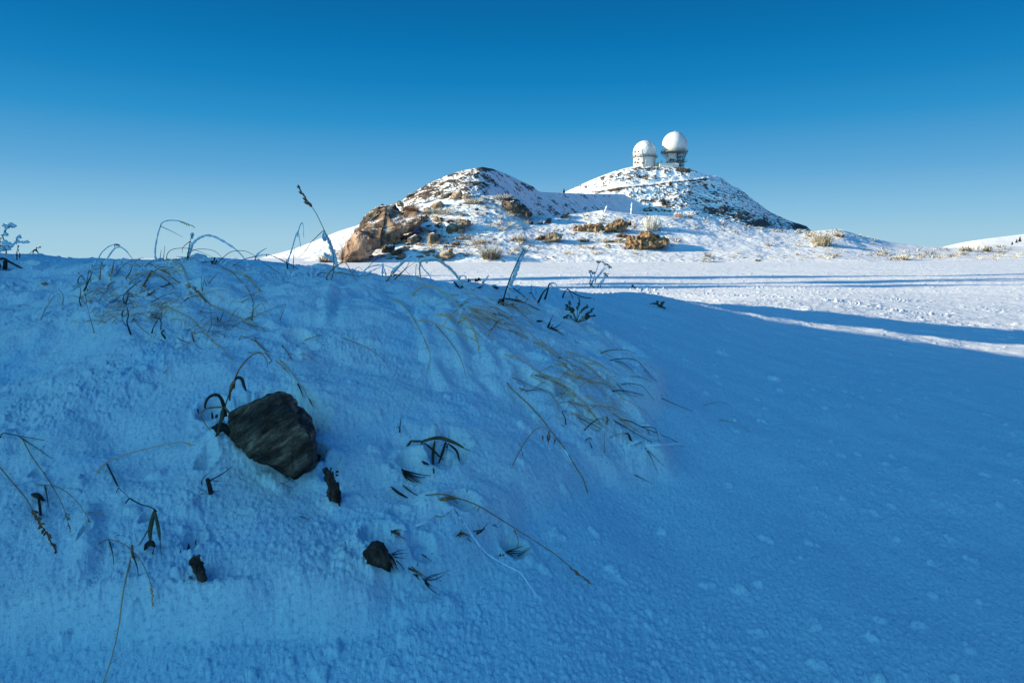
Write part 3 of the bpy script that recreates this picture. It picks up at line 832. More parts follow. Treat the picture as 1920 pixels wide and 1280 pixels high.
# loose angular stones between the boulders, three shapes copied
stone_me = []
for k in range(4):
    r_ = random.Random(300 + k); bm = bmesh.new()
    for q_ in range(14): bm.verts.new((r_.uniform(-.6, .6), r_.uniform(-.45, .45), r_.uniform(-.15, .42)))
    bmesh.ops.convex_hull(bm, input=bm.verts); bmesh.ops.delete(bm, geom=[v for v in bm.verts if not v.link_faces], context='VERTS')
    me = bpy.data.meshes.new('stone'); bm.to_mesh(me); bm.free(); me.materials.append(M[('r_pink', 'r_tan2', 'r_dark', 'r_tan')[k]]); stone_me.append(me)
r_ = random.Random(404)
for (x0, x1, y0, y1, n_, smax) in ((728, 870, 390, 470, 60, 1.7), (690, 810, 430, 488, 30, 1.4), (860, 1010, 372, 405, 20, 1.0), (1050, 1260, 408, 462, 26, .7), (990, 1080, 402, 440, 10, .7)):
    for i in range(n_):
        px = r_.uniform(x0, x1); py = r_.uniform(y0, y1)
        top = float(np.interp(px, [p[0] for p in RISE_TOP], [p[1] for p in RISE_TOP]))
        if py < top + 3: continue
        D = rise_depth(px, py); o = bpy.data.objects.new('stone', r_.choice(stone_me)); COL.objects.link(o)
        s_ = r_.uniform(.12, .42) * smax; o.location = PV(px, py, D - .03); o.scale = (s_ * r_.uniform(.8, 1.5), s_, s_ * r_.uniform(.6, 1.1)); o.rotation_euler = (r_.uniform(-.3, .3), r_.uniform(-.3, .3), r_.uniform(0, 6.28))
        tag(o, 'small angular stone lying loose among the boulders of the sunlit rise', 'stone', 'loose stones among the boulders')
# ------------------------------------------------------------------ radar domes
def dome_pos(px, py, D): return PV(px, py, D)
def px2m(p, D): return p / F * D * .955
def ring_prism(mb, c, r, z0, z1, n_=32, r1=None):
    r1 = r if r1 is None else r1
    vs = []; fs = []
    for k in range(n_):
        a = 2 * math.pi * k / n_
        vs.append((c[0] + r * math.cos(a), c[1] + r * math.sin(a), z0)); vs.append((c[0] + r1 * math.cos(a), c[1] + r1 * math.sin(a), z1))
    for k in range(n_):
        k2 = (k + 1) % n_
        fs.append((2 * k, 2 * k2, 2 * k2 + 1, 2 * k + 1))
    fs.append(tuple(2 * k for k in range(n_))[::-1]); fs.append(tuple(2 * k + 1 for k in range(n_)))
    mb.add(vs, fs, False)
def dome_mesh(c, r, zcut, sub=3, facet=0.0, sm=True):
    bm = bmesh.new(); bmesh.ops.create_icosphere(bm, subdivisions=sub, radius=1)
    if facet:
        for v in bm.verts:
            v.co *= 1 + facet * (mnoise.noise(v.co * 7))
    bmesh.ops.bisect_plane(bm, geom=bm.verts[:] + bm.edges[:] + bm.faces[:], plane_co=(0, 0, zcut), plane_no=(0, 0, -1), clear_outer=True)
    mb = MB(); mb.add([Vector(c) + v.co * r for v in bm.verts], [tuple(v.index for v in f.verts) for f in (bm.verts.index_update() or bm.faces)], sm)
    bm.free(); return mb

def railing(mb, c, r, z, h=1.1, n_=28):
    pts = [(c[0] + r * math.cos(2 * math.pi * k / n_), c[1] + r * math.sin(2 * math.pi * k / n_), z) for k in range(n_ + 1)]
    for hh in (h * .55, h):
        mb.tube([(p[0], p[1], z + hh) for p in pts], .05, 4)
    for p in pts[:-1]: mb.tube([p, (p[0], p[1], z + h)], .05, 4)

DD = 411.0
# left dome on a round wall
c = dome_pos(1208, 313, DD); q = px2m(1, DD)
base = Vector((c.x, c.y, c.z - 1.2))
rt = empty('radar_dome', base)
tag(rt, 'left white radar dome on a round white base with dark dish antennas', 'radar dome', 'radar domes on the hilltop')
cz = c.z + 26.8 * q; r = 22.2 * q
mb = MB(); ring_prism(mb, c, 21.0 * q, base.z - 3, c.z + 17.5 * q, 40); mb.build('base_wall', M['concrete'], rt)
dome_mesh((c.x, c.y, cz), r, -.42, 3, .022, False).build('dome', M['radome'], rt)
mb = MB(); ring_prism(mb, c, 24.5 * q, c.z + 16.6 * q, c.z + 18.0 * q, 40); railing(mb, c, 24.2 * q, c.z + 18.0 * q, 1.0, 30); mb.build('walkway', M['steel'], rt)
mb = MB()
fx, fy = c.x - 13 * q, c.y - 21 * q
for dx in (-6, 0, 6, 12):
    mb.tube([(fx + dx * q, fy - .4 * abs(dx) * q * .2, c.z - 2), (fx + dx * q, fy, c.z + (32 if dx in (-6, 0) else 20) * q)], .16, 5)
for hz in (4, 12, 20, 30):
    mb.tube([(fx - 6 * q, fy, c.z + hz * q), (fx + (12 if hz < 21 else 1) * q, fy, c.z + hz * q)], .12, 5)
for (a, b_, c2, d2) in ((-6, 4, 0, 12), (0, 4, 6, 12), (6, 4, 12, 12), (12, 12, 6, 20)):
    mb.tube([(fx + a * q, fy, c.z + b_ * q), (fx + c2 * q, fy, c.z + d2 * q)], .09, 4)
fr = mb.build('antenna_frame', M['concrete'], rt)
for (px, py, rd) in ((1191, 285.5, 1.9), (1197, 285.0, 1.6), (1191.5, 292, 1.5), (1197, 299, 1.5), (1191, 304.7, 2.0), (1196.3, 305, 1.7), (1205.5, 305.5, 1.6), (1193.5, 310, 1.1)):
    p = PV(px, py, fy - .6); mb = MB()
    nrm = Vector((-.35, -1, 0)).normalized(); a = nrm.cross(Vector((0, 0, 1))).normalized(); b2 = Vector((0, 0, 1))
    vs = [p + nrm * .05]; n_ = 14
    for rr_, dep in ((.5, .12), (1.0, .45)):
        for k in range(n_):
            t = 2 * math.pi * k / n_
            vs.append(p + (a * math.cos(t) + b2 * math.sin(t)) * rd * q * rr_ + nrm * dep)
    fs = [(0, 1 + k, 1 + (k + 1) % n_) for k in range(n_)] + [(1 + k, 1 + n_ + k, 1 + n_ + (k + 1) % n_, 1 + (k + 1) % n_) for k in range(n_)]
    vs.append(p - nrm * .5); fs += [(1 + n_ + (k + 1) % n_, 1 + n_ + k, len(vs) - 1) for k in range(n_)]
    mb.add(vs, fs); mb.build('dish_antenna', M['glass'], rt)
mb = MB(); mb.box((c.x + 21.5 * q, c.y - 6, c.z + 1.6 * q), (4.5 * q, 2, 7.5 * q)); mb.build('cabinet', M['grn'], rt)

# right dome on tower
c = dome_pos(1263.5, 313, DD)
base = Vector((c.x, c.y, c.z - 1.0))
rt = empty('radar_dome', base)
tag(rt, 'right white radar dome raised on a tower with steel lattice', 'radar dome', 'radar domes on the hilltop')
cz = c.z + 42.0 * q; r = 23.2 * q
dome_mesh((c.x, c.y, cz), r, -.60, 4, .004, False).build('dome', M['radome'], rt)
mb = MB(); ring_prism(mb, c, .8 * q, cz + r * .99, cz + r * 1.03, 10); mb.blob((c.x, c.y, cz + r * 1.04), .8 * q, 1, 1, 0); mb.build('finial', M['radome'], rt)
mb = MB(); ring_prism(mb, c, 25.6 * q, c.z + 26.2 * q, c.z + 27.6 * q, 40); ring_prism(mb, c, 14 * q, c.z + 24.4 * q, c.z + 26.2 * q, 24, 24.5 * q)
railing(mb, c, 25.3 * q, c.z + 27.6 * q, 1.0, 36)
mb.build('walkway', M['steel'], rt)
mb = MB(); mb.box((c.x - 5.5 * q, c.y, c.z + 12 * q), (15.5 * q, 15 * q, 25 * q)); mb.build('tower', M['concrete'], rt)
mb = MB()
for yy in (-12, -2, 9):
    lv = [(4, 0), (4, 12), (4, 24)]; 
    X0 = [3, 9, 16]
    for xx in X0: mb.tube([(c.x + xx * q, c.y + yy * q, c.z - 3), (c.x + xx * q, c.y + yy * q, c.z + 11 * q), (c.x + (xx + (5 if xx == 16 else 0)) * q, c.y + yy * q, c.z + 25 * q)], .22, 5)
    for hz in (2, 11, 18):
        mb.tube([(c.x + 3 * q, c.y + yy * q, c.z + hz * q), (c.x + 17 * q, c.y + yy * q, c.z + hz * q)], .18, 5)
    for (a, h0, b_, h1) in ((3, 2, 9, 11), (9, 11, 3, 18), (9, 2, 16, 11), (16, 11, 9, 18), (3, 18, 9, 25), (9, 18, 19, 25)):
        mb.tube([(c.x + a * q, c.y + yy * q, c.z + h0 * q), (c.x + b_ * q, c.y + yy * q, c.z + h1 * q)], .12, 4)
    mb.tube([(c.x - 13 * q, c.y + yy * q, c.z + 16 * q), (c.x - 24 * q, c.y + yy * q, c.z + 26 * q)], .15, 4)
    mb.tube([(c.x - 13 * q, c.y + yy * q, c.z + 20 * q), (c.x - 19 * q, c.y + yy * q, c.z + 26 * q)], .12, 4)
mb.build('steel_lattice', M['steel'], rt)
mb = MB(); mb.box((c.x + 4 * q, c.y, c.z + 8.8 * q), (37 * q, 27 * q, .5 * q)); 
for k in range(14):
    xx = c.x + (-14 + k * 2.8) * q
    mb.tube([(xx, c.y - 13.4 * q, c.z + 9 * q), (xx, c.y - 13.4 * q, c.z + 12.4 * q)], .06, 4)
mb.tube([(c.x - 14 * q, c.y - 13.4 * q, c.z + 12.4 * q), (c.x + 22 * q, c.y - 13.4 * q, c.z + 12.4 * q)], .06, 4)
mb.build('lower_deck', M['steel'], rt)
for (px, py, rd) in ((1257.5, 299.5, 2.2), (1262.3, 299.5, 1.7)):
    mb = MB(); p = PV(px, py, c.y - 9 * q); mb.blob(p, rd * q, 4, 2, 0, (1, .35, 1)); mb.build('dish_antenna', M['glass'], rt)
# low building in front
b0 = PV(1247, 318, DD - 4)
mb = MB(); bw = PV(1252, 312, DD - 7)
rt2 = empty('low_building', (bw.x, bw.y, bw.z - 2))
tag(rt2, 'low white flat roofed building at the foot of the right dome', 'building')
mb.box((bw.x - 3.5 * q, bw.y + 3, bw.z + .2), (25 * q, 8, 6.5 * q)); mb.build('wall', M['concrete'], rt2)
mb = MB(); mb.box((bw.x - 3.5 * q, bw.y + 3, bw.z + .2 + 3.6 * q), (26 * q, 8.6, .7 * q)); mb.build('roof', M['concrete'], rt2)
mb = MB(); mb.box((bw.x + 15 * q, bw.y + 3, bw.z + .6), (11 * q, 6, 7.5 * q)); mb.build('annex', M['concrete'], rt2)
mb = MB(); mb.box((bw.x + 15 * q, bw.y + 3, bw.z + .6 + 4.2 * q), (7 * q, 4, 1.2 * q)); mb.build('roof_vent', M['concrete'], rt2)
p = PV(1240.5, 308, DD - 2)
t2 = empty('storage_tank', (p.x, p.y, p.z))
tag(t2, 'small grey tank standing left of the tower', 'tank')
mb = MB(); ring_prism(mb, p, 1.5 * q, p.z, p.z + 7 * q, 12); mb.build('tank_body', M['concrete'], t2)
mb = MB(); mb.blob((p.x, p.y, p.z + 7 * q), 1.5 * q, 3, 2, 0, (1, 1, .4)); mb.build('tank_top', M['concrete'], t2)

# ------------------------------------------------------------------ conifers
def conifer(px, py, D, h, label, group=None, wid=.32, seed=1, lv=9):
    r_ = random.Random(seed)
    b = PV(px, py, D); rt = empty('conifer', b); tag(rt, label, 'tree', group)
    mb = MB(); mb.tube([b, b + Vector((0, 0, h * .5)), b + Vector((0, 0, h * .98))], [h * .022, h * .014, h * .004], 6); mb.build('trunk', M['bark'], rt)
    mb = MB()
    for L in range(lv * 3):
        f = L / (lv * 3 - 1); z = h * (.08 + .9 * f); rad = h * wid * (1 - f) ** .85 * .5 + h * .01
        for k in range(9):
            a = r_.uniform(0, 6.283); ll = rad * r_.uniform(.55, 1.12)
            d = Vector((math.cos(a), math.sin(a), -.25 - .2 * r_.random()))
            sd2 = Vector((-math.sin(a), math.cos(a), 0)) * ll * .28
            c0 = b + Vector((0, 0, z)); e = c0 + d * ll
            m_ = c0 + d * ll * .55
            mb.add([c0, m_ + sd2 + Vector((0, 0, .02 * h)), e, m_ - sd2 - Vector((0, 0, .02 * h))], [(0, 1, 2, 3)])
    mb.build('crown', M['conifer'], rt)
conifer(1057.5, 366, 330, 3.4, 'tiny conifer in the notch between the two hills', None, .7, 3)
for px, py, h, lab in ((1912, 453, 1.35, 'largest of the three tiny conifers on the right edge hill'), (1906, 455, 1.0, 'slim middle conifer of the three on the right edge hill'), (1897.5, 459, .9, 'leftmost of the three tiny conifers on the right edge hill')):
    conifer(px, py, 165, h, lab, 'conifers on the right edge hill', .7, int(px))

# ------------------------------------------------------------------ vegetation of the rise
def bush(name, px, py, w, h, mats, n_, label, cat='bush', group=None, seed=1, D=None, up=.5, leaf=0, frost=.3, rad=.006, curve=.25):
    """py is the foot of the bush in the photo; w,h its size there"""
    r_ = random.Random(seed)
    D = (rise_depth(px, py) - .05) if D is None else D
    b = PV(px, py + 1.5, D); W_ = w / F * D; H_ = h / F * D
    rt = empty(name, b); tag(rt, label, cat, group)
    mbs = [MB() for _ in mats]; fr = MB()
    for k in range(n_):
        a = r_.uniform(0, 6.283); q_ = math.sqrt(r_.random())
        foot = b + Vector((math.cos(a) * W_ * .28 * q_, math.sin(a) * W_ * .28 * q_, -.03))
        tip = b + Vector((math.cos(a) * W_ * .5 * q_ ** .7 * r_.uniform(.75, 1.15), math.sin(a) * W_ * .5 * q_, H_ * (up + (1 - up) * r_.random()) * math.sqrt(max(0.05, 1 - (q_ * .85) ** 2))))
        mid = (foot + tip) / 2 + Vector((r_.uniform(-.5, .5) * W_ * .15, 0, H_ * curve * r_.random()))
        rr_ = rad * D / 45 * r_.uniform(.7, 1.5)
        mbs[k % len(mbs)].tube([foot, mid, tip], [rr_ * 1.3, rr_, rr_ * .4], 3, caps=False)
        for L in range(leaf):
            c_ = mid.lerp(tip, r_.random()) + Vector((r_.uniform(-1, 1), r_.uniform(-1, 1), r_.uniform(-1, 1))) * rr_ * 3
            s_ = rr_ * r_.uniform(2, 4.5)
            v_ = [c_ + Vector((r_.uniform(-1, 1), r_.uniform(-1, 1), r_.uniform(-1, 1))) * s_ for _ in range(3)]
            (fr if r_.random() < frost else mbs[(k + L) % len(mbs)]).add(v_, [(0, 1, 2)])
        if r_.random() < frost:
            fr.tube([mid + Vector((0, -rr_ * .6, rr_)), tip], [rr_ * 1.4, rr_ * 1.1], 3, caps=False)
    build_multi([(mb, M[m_]) for m_, mb in zip(mats, mbs)] + [(fr, M['frost'])], 'twigs' if leaf else 'blades', rt)
    return rt
bush('tussock', 1222, 430, 44, 27, ['straw_far', 'frost'], 260, 'big white frosted grass tussock standing above the crumbly rock', 'grass tussock', seed=1, up=.4, frost=.6, curve=.7, rad=.007)
bush('bush', 920, 484, 54, 34, ['shrub', 'olive'], 260, 'olive bush half covered in snow at the foot of the rise', seed=2, leaf=4, frost=.45)
bush('bush', 1541, 460, 46, 32, ['shrub', 'straw_far'], 300, 'round yellow green bush at the right part of the rise', seed=3, leaf=4, frost=.2)
bush('bush', 1520, 444, 26, 14, ['shrub', 'straw_far'], 130, 'small yellow bush just left of the round one', seed=4, leaf=3, frost=.3)
bush('bush', 1572, 444, 26, 14, ['shrub_red', 'shrub'], 130, 'brownish bush just right of the round one', seed=5, leaf=3, frost=.4)
bush('bush', 772, 402, 30, 26, ['shrub_red', 'brown'], 300, 'dark brown bush high among the boulders', seed=6, leaf=3, frost=.05)
bush('bush', 652, 492, 34, 42, ['shrub_red', 'brown'], 330, 'tall reddish brown bush left of the pinkish slab', seed=7, leaf=3, frost=.15)
bush('bush', 612, 494, 36, 22, ['shrub_red', 'shrub'], 240, 'low reddish brown bush at the left foot of the rise', seed=8, leaf=3, frost=.3)
bush('bush', 944, 376, 42, 16, ['shrub_red', 'shrub'], 240, 'reddish bush above the black bank of rock', seed=9, leaf=3, frost=.4)
bush('bush', 890, 380, 44, 12, ['shrub', 'straw_far'], 220, 'straw coloured bush on the skyline right of the upright boulder', seed=10, leaf=2, frost=.4)
bush('bush', 830, 400, 60, 14, ['shrub', 'straw_far'], 240, 'wide straw coloured bush below the upright boulder', seed=11, leaf=2, frost=.45)
bush('bush', 1095, 452, 28, 11, ['sage', 'shrub'], 140, 'grey green bush between the snow hump and the peaked rubble', seed=12, leaf=3, frost=.5)
bush('bush', 1135, 454, 22, 11, ['sage', 'straw_far'], 120, 'pale sage bush under the peaked rubble mound', seed=13, leaf=3, frost=.5)
bush('bush', 900, 455, 50, 12, ['shrub_red', 'straw_far'], 160, 'low brownish bush above the olive bush', seed=14, leaf=2, frost=.5)
bush('bush', 975, 452, 30, 18, ['shrub_red', 'straw_far'], 150, 'thin reddish bush right of the olive bush', seed=15, leaf=2, frost=.5)
bush('bush', 1690, 486, 46, 12, ['shrub_red', 'straw_far'], 200, 'low row of reddish frosted twigs on the flat snow', seed=16, leaf=1, frost=.6)
bush('bush', 1811, 471, 26, 14, ['shrub', 'olive'], 180, 'green brown bush, left one of the pair near the right edge', seed=17, leaf=3, frost=.4)
bush('bush', 1850, 471, 18, 16, ['shrub', 'olive'], 150, 'green brown bush, right one of the pair near the right edge', seed=18, leaf=3, frost=.4)
bush('bush', 1830, 467, 22, 14, ['straw_far', 'frost'], 120, 'white frosted bush between the pair near the right edge', seed=19, leaf=2, frost=.6)
bush('bush', 1273, 406, 26, 12, ['straw_far', 'brown'], 70, 'spiky frosted twigs on the skyline right of the white tussock', seed=20, leaf=0, frost=.7, rad=.009)
bush('bush', 1294, 408, 14, 13, ['straw_far', 'brown'], 40, 'dark tipped frosted twigs at the foot of the dome hill', seed=21, leaf=0, frost=.6, rad=.010)
bush('bush', 1421, 489, 14, 5, ['olive', 'sage'], 90, 'flat dark green cushion plant on the edge of the flat snow', 'plant', seed=22, leaf=4, frost=.1)
bush('bush', 1326, 490, 34, 8, ['straw_far', 'shrub'], 90, 'low straw coloured tuft left of the green cushion plant', seed=23, leaf=0, frost=.5)
for (px, py, h, seed, lab) in ((1183, 400, 20, 1, 'upright white frosted stalk on the skyline right of the saddle'), (1133, 397, 11, 2, 'short leaning white frosted stalk on the skyline below the saddle')):
    D = rise_depth(px, py + 1); b = PV(px, py + 2, D); t = PV(px + (2 if seed == 1 else 5), py - h, D); mb = MB()
    n_ = 9; mb.tube([b.lerp(t, k / (n_ - 1)) for k in range(n_)], [.05 + .03 * math.sin(k * 2.1 + seed) for k in range(n_)], 6)
    rt = empty('frosted_stalk', b); tag(rt, lab, 'stalk'); mb.build('frost', M['frost'], rt)
    mb = MB(); mb.tube([b, b + Vector((.12, -.05, .2))], .02, 4); mb.build('stem', M['brown'], rt)
# frosted arches beside the round bush
for k, (x0, x1, h) in enumerate(((1476, 1494, 4.5), (1490, 1508, 5.5))):
    D = rise_depth(1490, 436); pts = [PV(x0 + (x1 - x0) * i / 8, 434.5 - h * math.sin(math.pi * i / 8) + 1, D) for i in range(9)]
    mb = MB(); mb.tube(pts, .028, 5); o = mb.build('frosted_arch', M['frost'], None, pts[0])
    tag(o, ('left' if k == 0 else 'right') + ' of two white frosted grass arches on the skyline left of the bushes', 'grass stem')
# small tufts poking through: made once in three shapes, then copied
def tuft_proto(k, mats, n_=26):
    r_ = random.Random(k + 50); mb = MB(); m2 = MB()
    for i in range(n_):
        a = r_.uniform(0, 6.283); L = r_.uniform(.10, .34); le = r_.uniform(.3, 1.2)
        p0 = Vector((math.cos(a) * .05, math.sin(a) * .05, -.05)); p2 = p0 + Vector((math.cos(a) * L * le, math.sin(a) * L * le, L)); p1 = (p0 + p2) / 2 + Vector((0, 0, L * .25))
        (mb if i % 3 else m2).tube([p0, p1, p2], [.011, .009, .003], 3, caps=False)
    rt = empty('grass_tuft', (0, 0, 0))
    a = mb.build('blades', M[mats[0]], rt); b_ = m2.build('frosted_blades', M[mats[1]], rt)
    return rt
protos = [tuft_proto(0, ('straw_far', 'frost')), tuft_proto(1, ('shrub', 'frost')), tuft_proto(2, ('shrub_red', 'straw_far'))]
r_ = random.Random(99); cnt = 0
zones = [(790, 1000, 395, 480, 95), (1000, 1280, 402, 478, 60), (1290, 1640, 412, 486, 70), (1640, 1915, 462, 488, 60)]
for (x0, x1, y0, y1, n_) in zones:
    for i in range(n_):
        px = r_.uniform(x0, x1); py = r_.uniform(y0, y1)
        top = float(np.interp(px, [p[0] for p in RISE_TOP], [p[1] for p in RISE_TOP]))
        if py < top + 1: py = top + 1 + abs(r_.gauss(0, 3))
        if 1290 < px < 1500 and 440 < py < 476 and r_.random() < .85: continue
        D = rise_depth(px, py) - .02
        pr = protos[r_.choice((0, 0, 1, 2))]
        if cnt < 3: ob = protos[cnt]; chs = None
        else:
            ob = pr.copy(); COL.objects.link(ob)
            for ch in pr.children:
                c_ = ch.copy(); COL.objects.link(c_); c_.parent = ob
        cnt += 1
        ob.location = PV(px, py, D); ob.rotation_euler = (0, 0, r_.uniform(0, 6.28)); s_ = r_.uniform(.5, 1.3); ob.scale = (s_ * 1.2, s_ * 1.2, s_ * .8)
        tag(ob, 'small frosted dry grass tuft poking through the sunlit snow rise', 'grass tuft', 'dry grass tufts on the sunlit rise')

# ------------------------------------------------------------------ what casts the shade (unseen wall and trees added left of the picture)
xc = -9.5
prof = [(-9, -.5), (-9, 4.0), (-4, 4.1), (0, 3.85), (1.2, 3.84), (2.2, 3.88), (2.7, 3.93), (3.12, 4.02), (3.5, 3.95), (3.92, 3.84), (4.15, 3.74), (4.32, 3.62), (4.52, 3.68),
        (4.62, 3.88), (4.56, 4.02), (4.50, 4.18), (4.2, 4.7), (4.45, 5.4), (5.0, 5.6), (5.3, 4.9), (5.27, 4.4), (5.32, 4.2), (5.42, 4.0), (5.52, 3.86), (5.6, 3.6), (5.8, 2.5), (6.2, -.5)]  # outline shaped so the wall's shadow gets the wanted edges
def dens(pr, st=.12):
    out = []
    for a, b in zip(pr[:-1], pr[1:]):
        L = math.hypot(b[0] - a[0], b[1] - a[1]); n_ = max(1, int(L / st))
        for k in range(n_): out.append((a[0] + (b[0] - a[0]) * k / n_, a[1] + (b[1] - a[1]) * k / n_))
    return out + [pr[-1]]
pp = dens(prof)
bm = bmesh.new()
fr_ = [bm.verts.new((xc + .25 + .5 * mnoise.noise(Vector((y, z, 3))), y + .02 * mnoise.noise(Vector((y * 3, z * 3, 1))), z + .03 * mnoise.noise(Vector((y * 2.3, z * 3, 7))))) for y, z in pp]
bk_ = [bm.verts.new((v.co.x - 1.0 - .5 * mnoise.noise(v.co), v.co.y, v.co.z - .35)) for v in fr_]
bm.faces.new(fr_); bm.faces.new(bk_[::-1])
for i in range(len(pp)):
    j = (i + 1) % len(pp); bm.faces.new((fr_[j], fr_[i], bk_[i], bk_[j]))
me = bpy.data.meshes.new('rock_outcrop'); bm.to_mesh(me); bm.free(); me.materials.append(M['r_dark'])
o = bpy.data.objects.new('rock_outcrop', me); COL.objects.link(o)
tag(o, 'dark rock wall added out of view on the left to shade the snow bank', 'added shade wall')
for k, (yy, h, w_, tp) in enumerate(((24.3, 20, .030, 0), (22.6, 21, .045, 0), (20.9, 17, .035, 0), (19.0, 21, .050, 0), (16.7, 18, .040, 0))):  # unseen trees added so their shadows streak the plain
    bx_ = -28.0; by_ = yy - 1.6
    px_ = 960 + bx_ / by_ * F / (cp) * 1.0
    b = Vector((bx_, by_, -.2)); rt = empty('shadow_conifer', b)
    tag(rt, 'tall slim conifer, %s from the far end of the row added out of view to cast shadow streaks' % ('first', 'second', 'third', 'fourth', 'fifth', 'sixth')[k], 'tree', 'conifers added out of view for their shadow streaks')
    mb = MB(); mb.tube([b, b + Vector((0, 0, h))], [.2, .05], 6); mb.build('trunk', M['bark'], rt)
    mb = MB(); r2 = random.Random(k)
    for L in range(60):
        f = L / 59; z = h * (.12 + .87 * f); rad = h * w_ * (1 - f ** 2.5) * (.75 + .35 * r2.random()) * .5 + .05
        vs = []; n_ = 9
        for q_ in range(n_):
            a = 2 * math.pi * q_ / n_ + L; r3 = rad * r2.uniform(.7, 1.15)
            vs.append(b + Vector((math.cos(a) * r3, math.sin(a) * r3, z - h * .012)))
        vs.append(b + Vector((0, 0, z + h * .016)))
        mb.add(vs, [(q_, (q_ + 1) % n_, n_) for q_ in range(n_)])
    mb.build('crown', M['conifer'], rt)
# ------------------------------------------------------------------ grass of the foreground bank
def catmull(pts, n_):
    if len(pts) == 2:
        return [pts[0].lerp(pts[1], k / (n_ - 1)) for k in range(n_)]
    P_ = [pts[0] * 2 - pts[1]] + pts + [pts[-1] * 2 - pts[-2]]
    out = []; segs = len(pts) - 1
    for k in range(n_):
        t = k / (n_ - 1) * segs; i = min(int(t), segs - 1); u = t - i
        a, b, c_, d = P_[i:i + 4]
        out.append(.5 * ((2 * b) + (c_ - a) * u + (2 * a - 5 * b + 4 * c_ - d) * u * u + (3 * b - a - 3 * c_ + d) * u ** 3))
    return out
def near_hit(px, py, lim=5.6):
    k = 0; D = hit(px, py)
    while (D is None or D > lim) and k < 90:
        k += 2; D = hit(px, py + k)
    return D
def path3d(pix, mode='a', D0=None, lift=.008):
    """photo polyline -> 3D; 'a': stands at its first point's distance, 'l': lies between both ends, 'b': anchored at its last point"""
    Ds = near_hit(*pix[0]) if D0 is None else D0
    De = near_hit(*pix[-1]) if D0 is None else D0
    if mode == 'a': De = Ds * .985
    if mode == 'b': Ds = De * .985
    if Ds > De * 1.8: Ds = De * 1.05
    out = []; L = [0]
    for a, b in zip(pix[:-1], pix[1:]): L.append(L[-1] + math.hypot(b[0] - a[0], b[1] - a[1]))
    for i, (x, y) in enumerate(pix):
        f = L[i] / max(L[-1], 1e-6); D = Ds + (De - Ds) * f
        h = hit(x, y)
        if h is not None and h < 7:
            pen = 0 if (i == 0 and mode != 'b') or (i == len(pix) - 1 and mode != 'a') else lift
            D = min(D, h - pen * 2.2)
        out.append(PV(x, y, D))
    if mode != 'b': out[0] = out[0] + Vector((0, .01, -.02)) if False else out[0]
    return out
def seed_head(pts, mt, wpx, parent, r_, drop=.5, dens=1.0):
    """spikelets along pts"""
    mb = MB(); n_ = len(pts); L = sum((pts[i + 1] - pts[i]).length for i in range(n_ - 1))
    D = max(pts[0].y, .5); s_ = wpx * 1.3 / F * D
    cnt = max(5, int(L / s_ * 1.7 * dens))
    mb.tube(pts, s_ * .09, 4)
    for k in range(cnt):
        f = k / (cnt - 1); i = min(int(f * (n_ - 1)), n_ - 2); p = pts[i].lerp(pts[i + 1], f * (n_ - 1) - i)
        t = (pts[i + 1] - pts[i]).normalized()
        side = Vector((r_.uniform(-1, 1), r_.uniform(-1, 1), r_.uniform(-1, .6) - drop * .5)).normalized()
        d = (t + side * .55).normalized()
        ln = s_ * r_.uniform(.8, 1.4) * (1 - .35 * f); w_ = ln * .22
        p0 = p + side * s_ * .08
        mb.tube([p0, p0 + d * ln * .35, p0 + d * ln * .75, p0 + d * ln], [w_ * .3, w_, w_ * .7, w_ * .08], 5)
    return mb.build('seed_head', M[mt], parent)

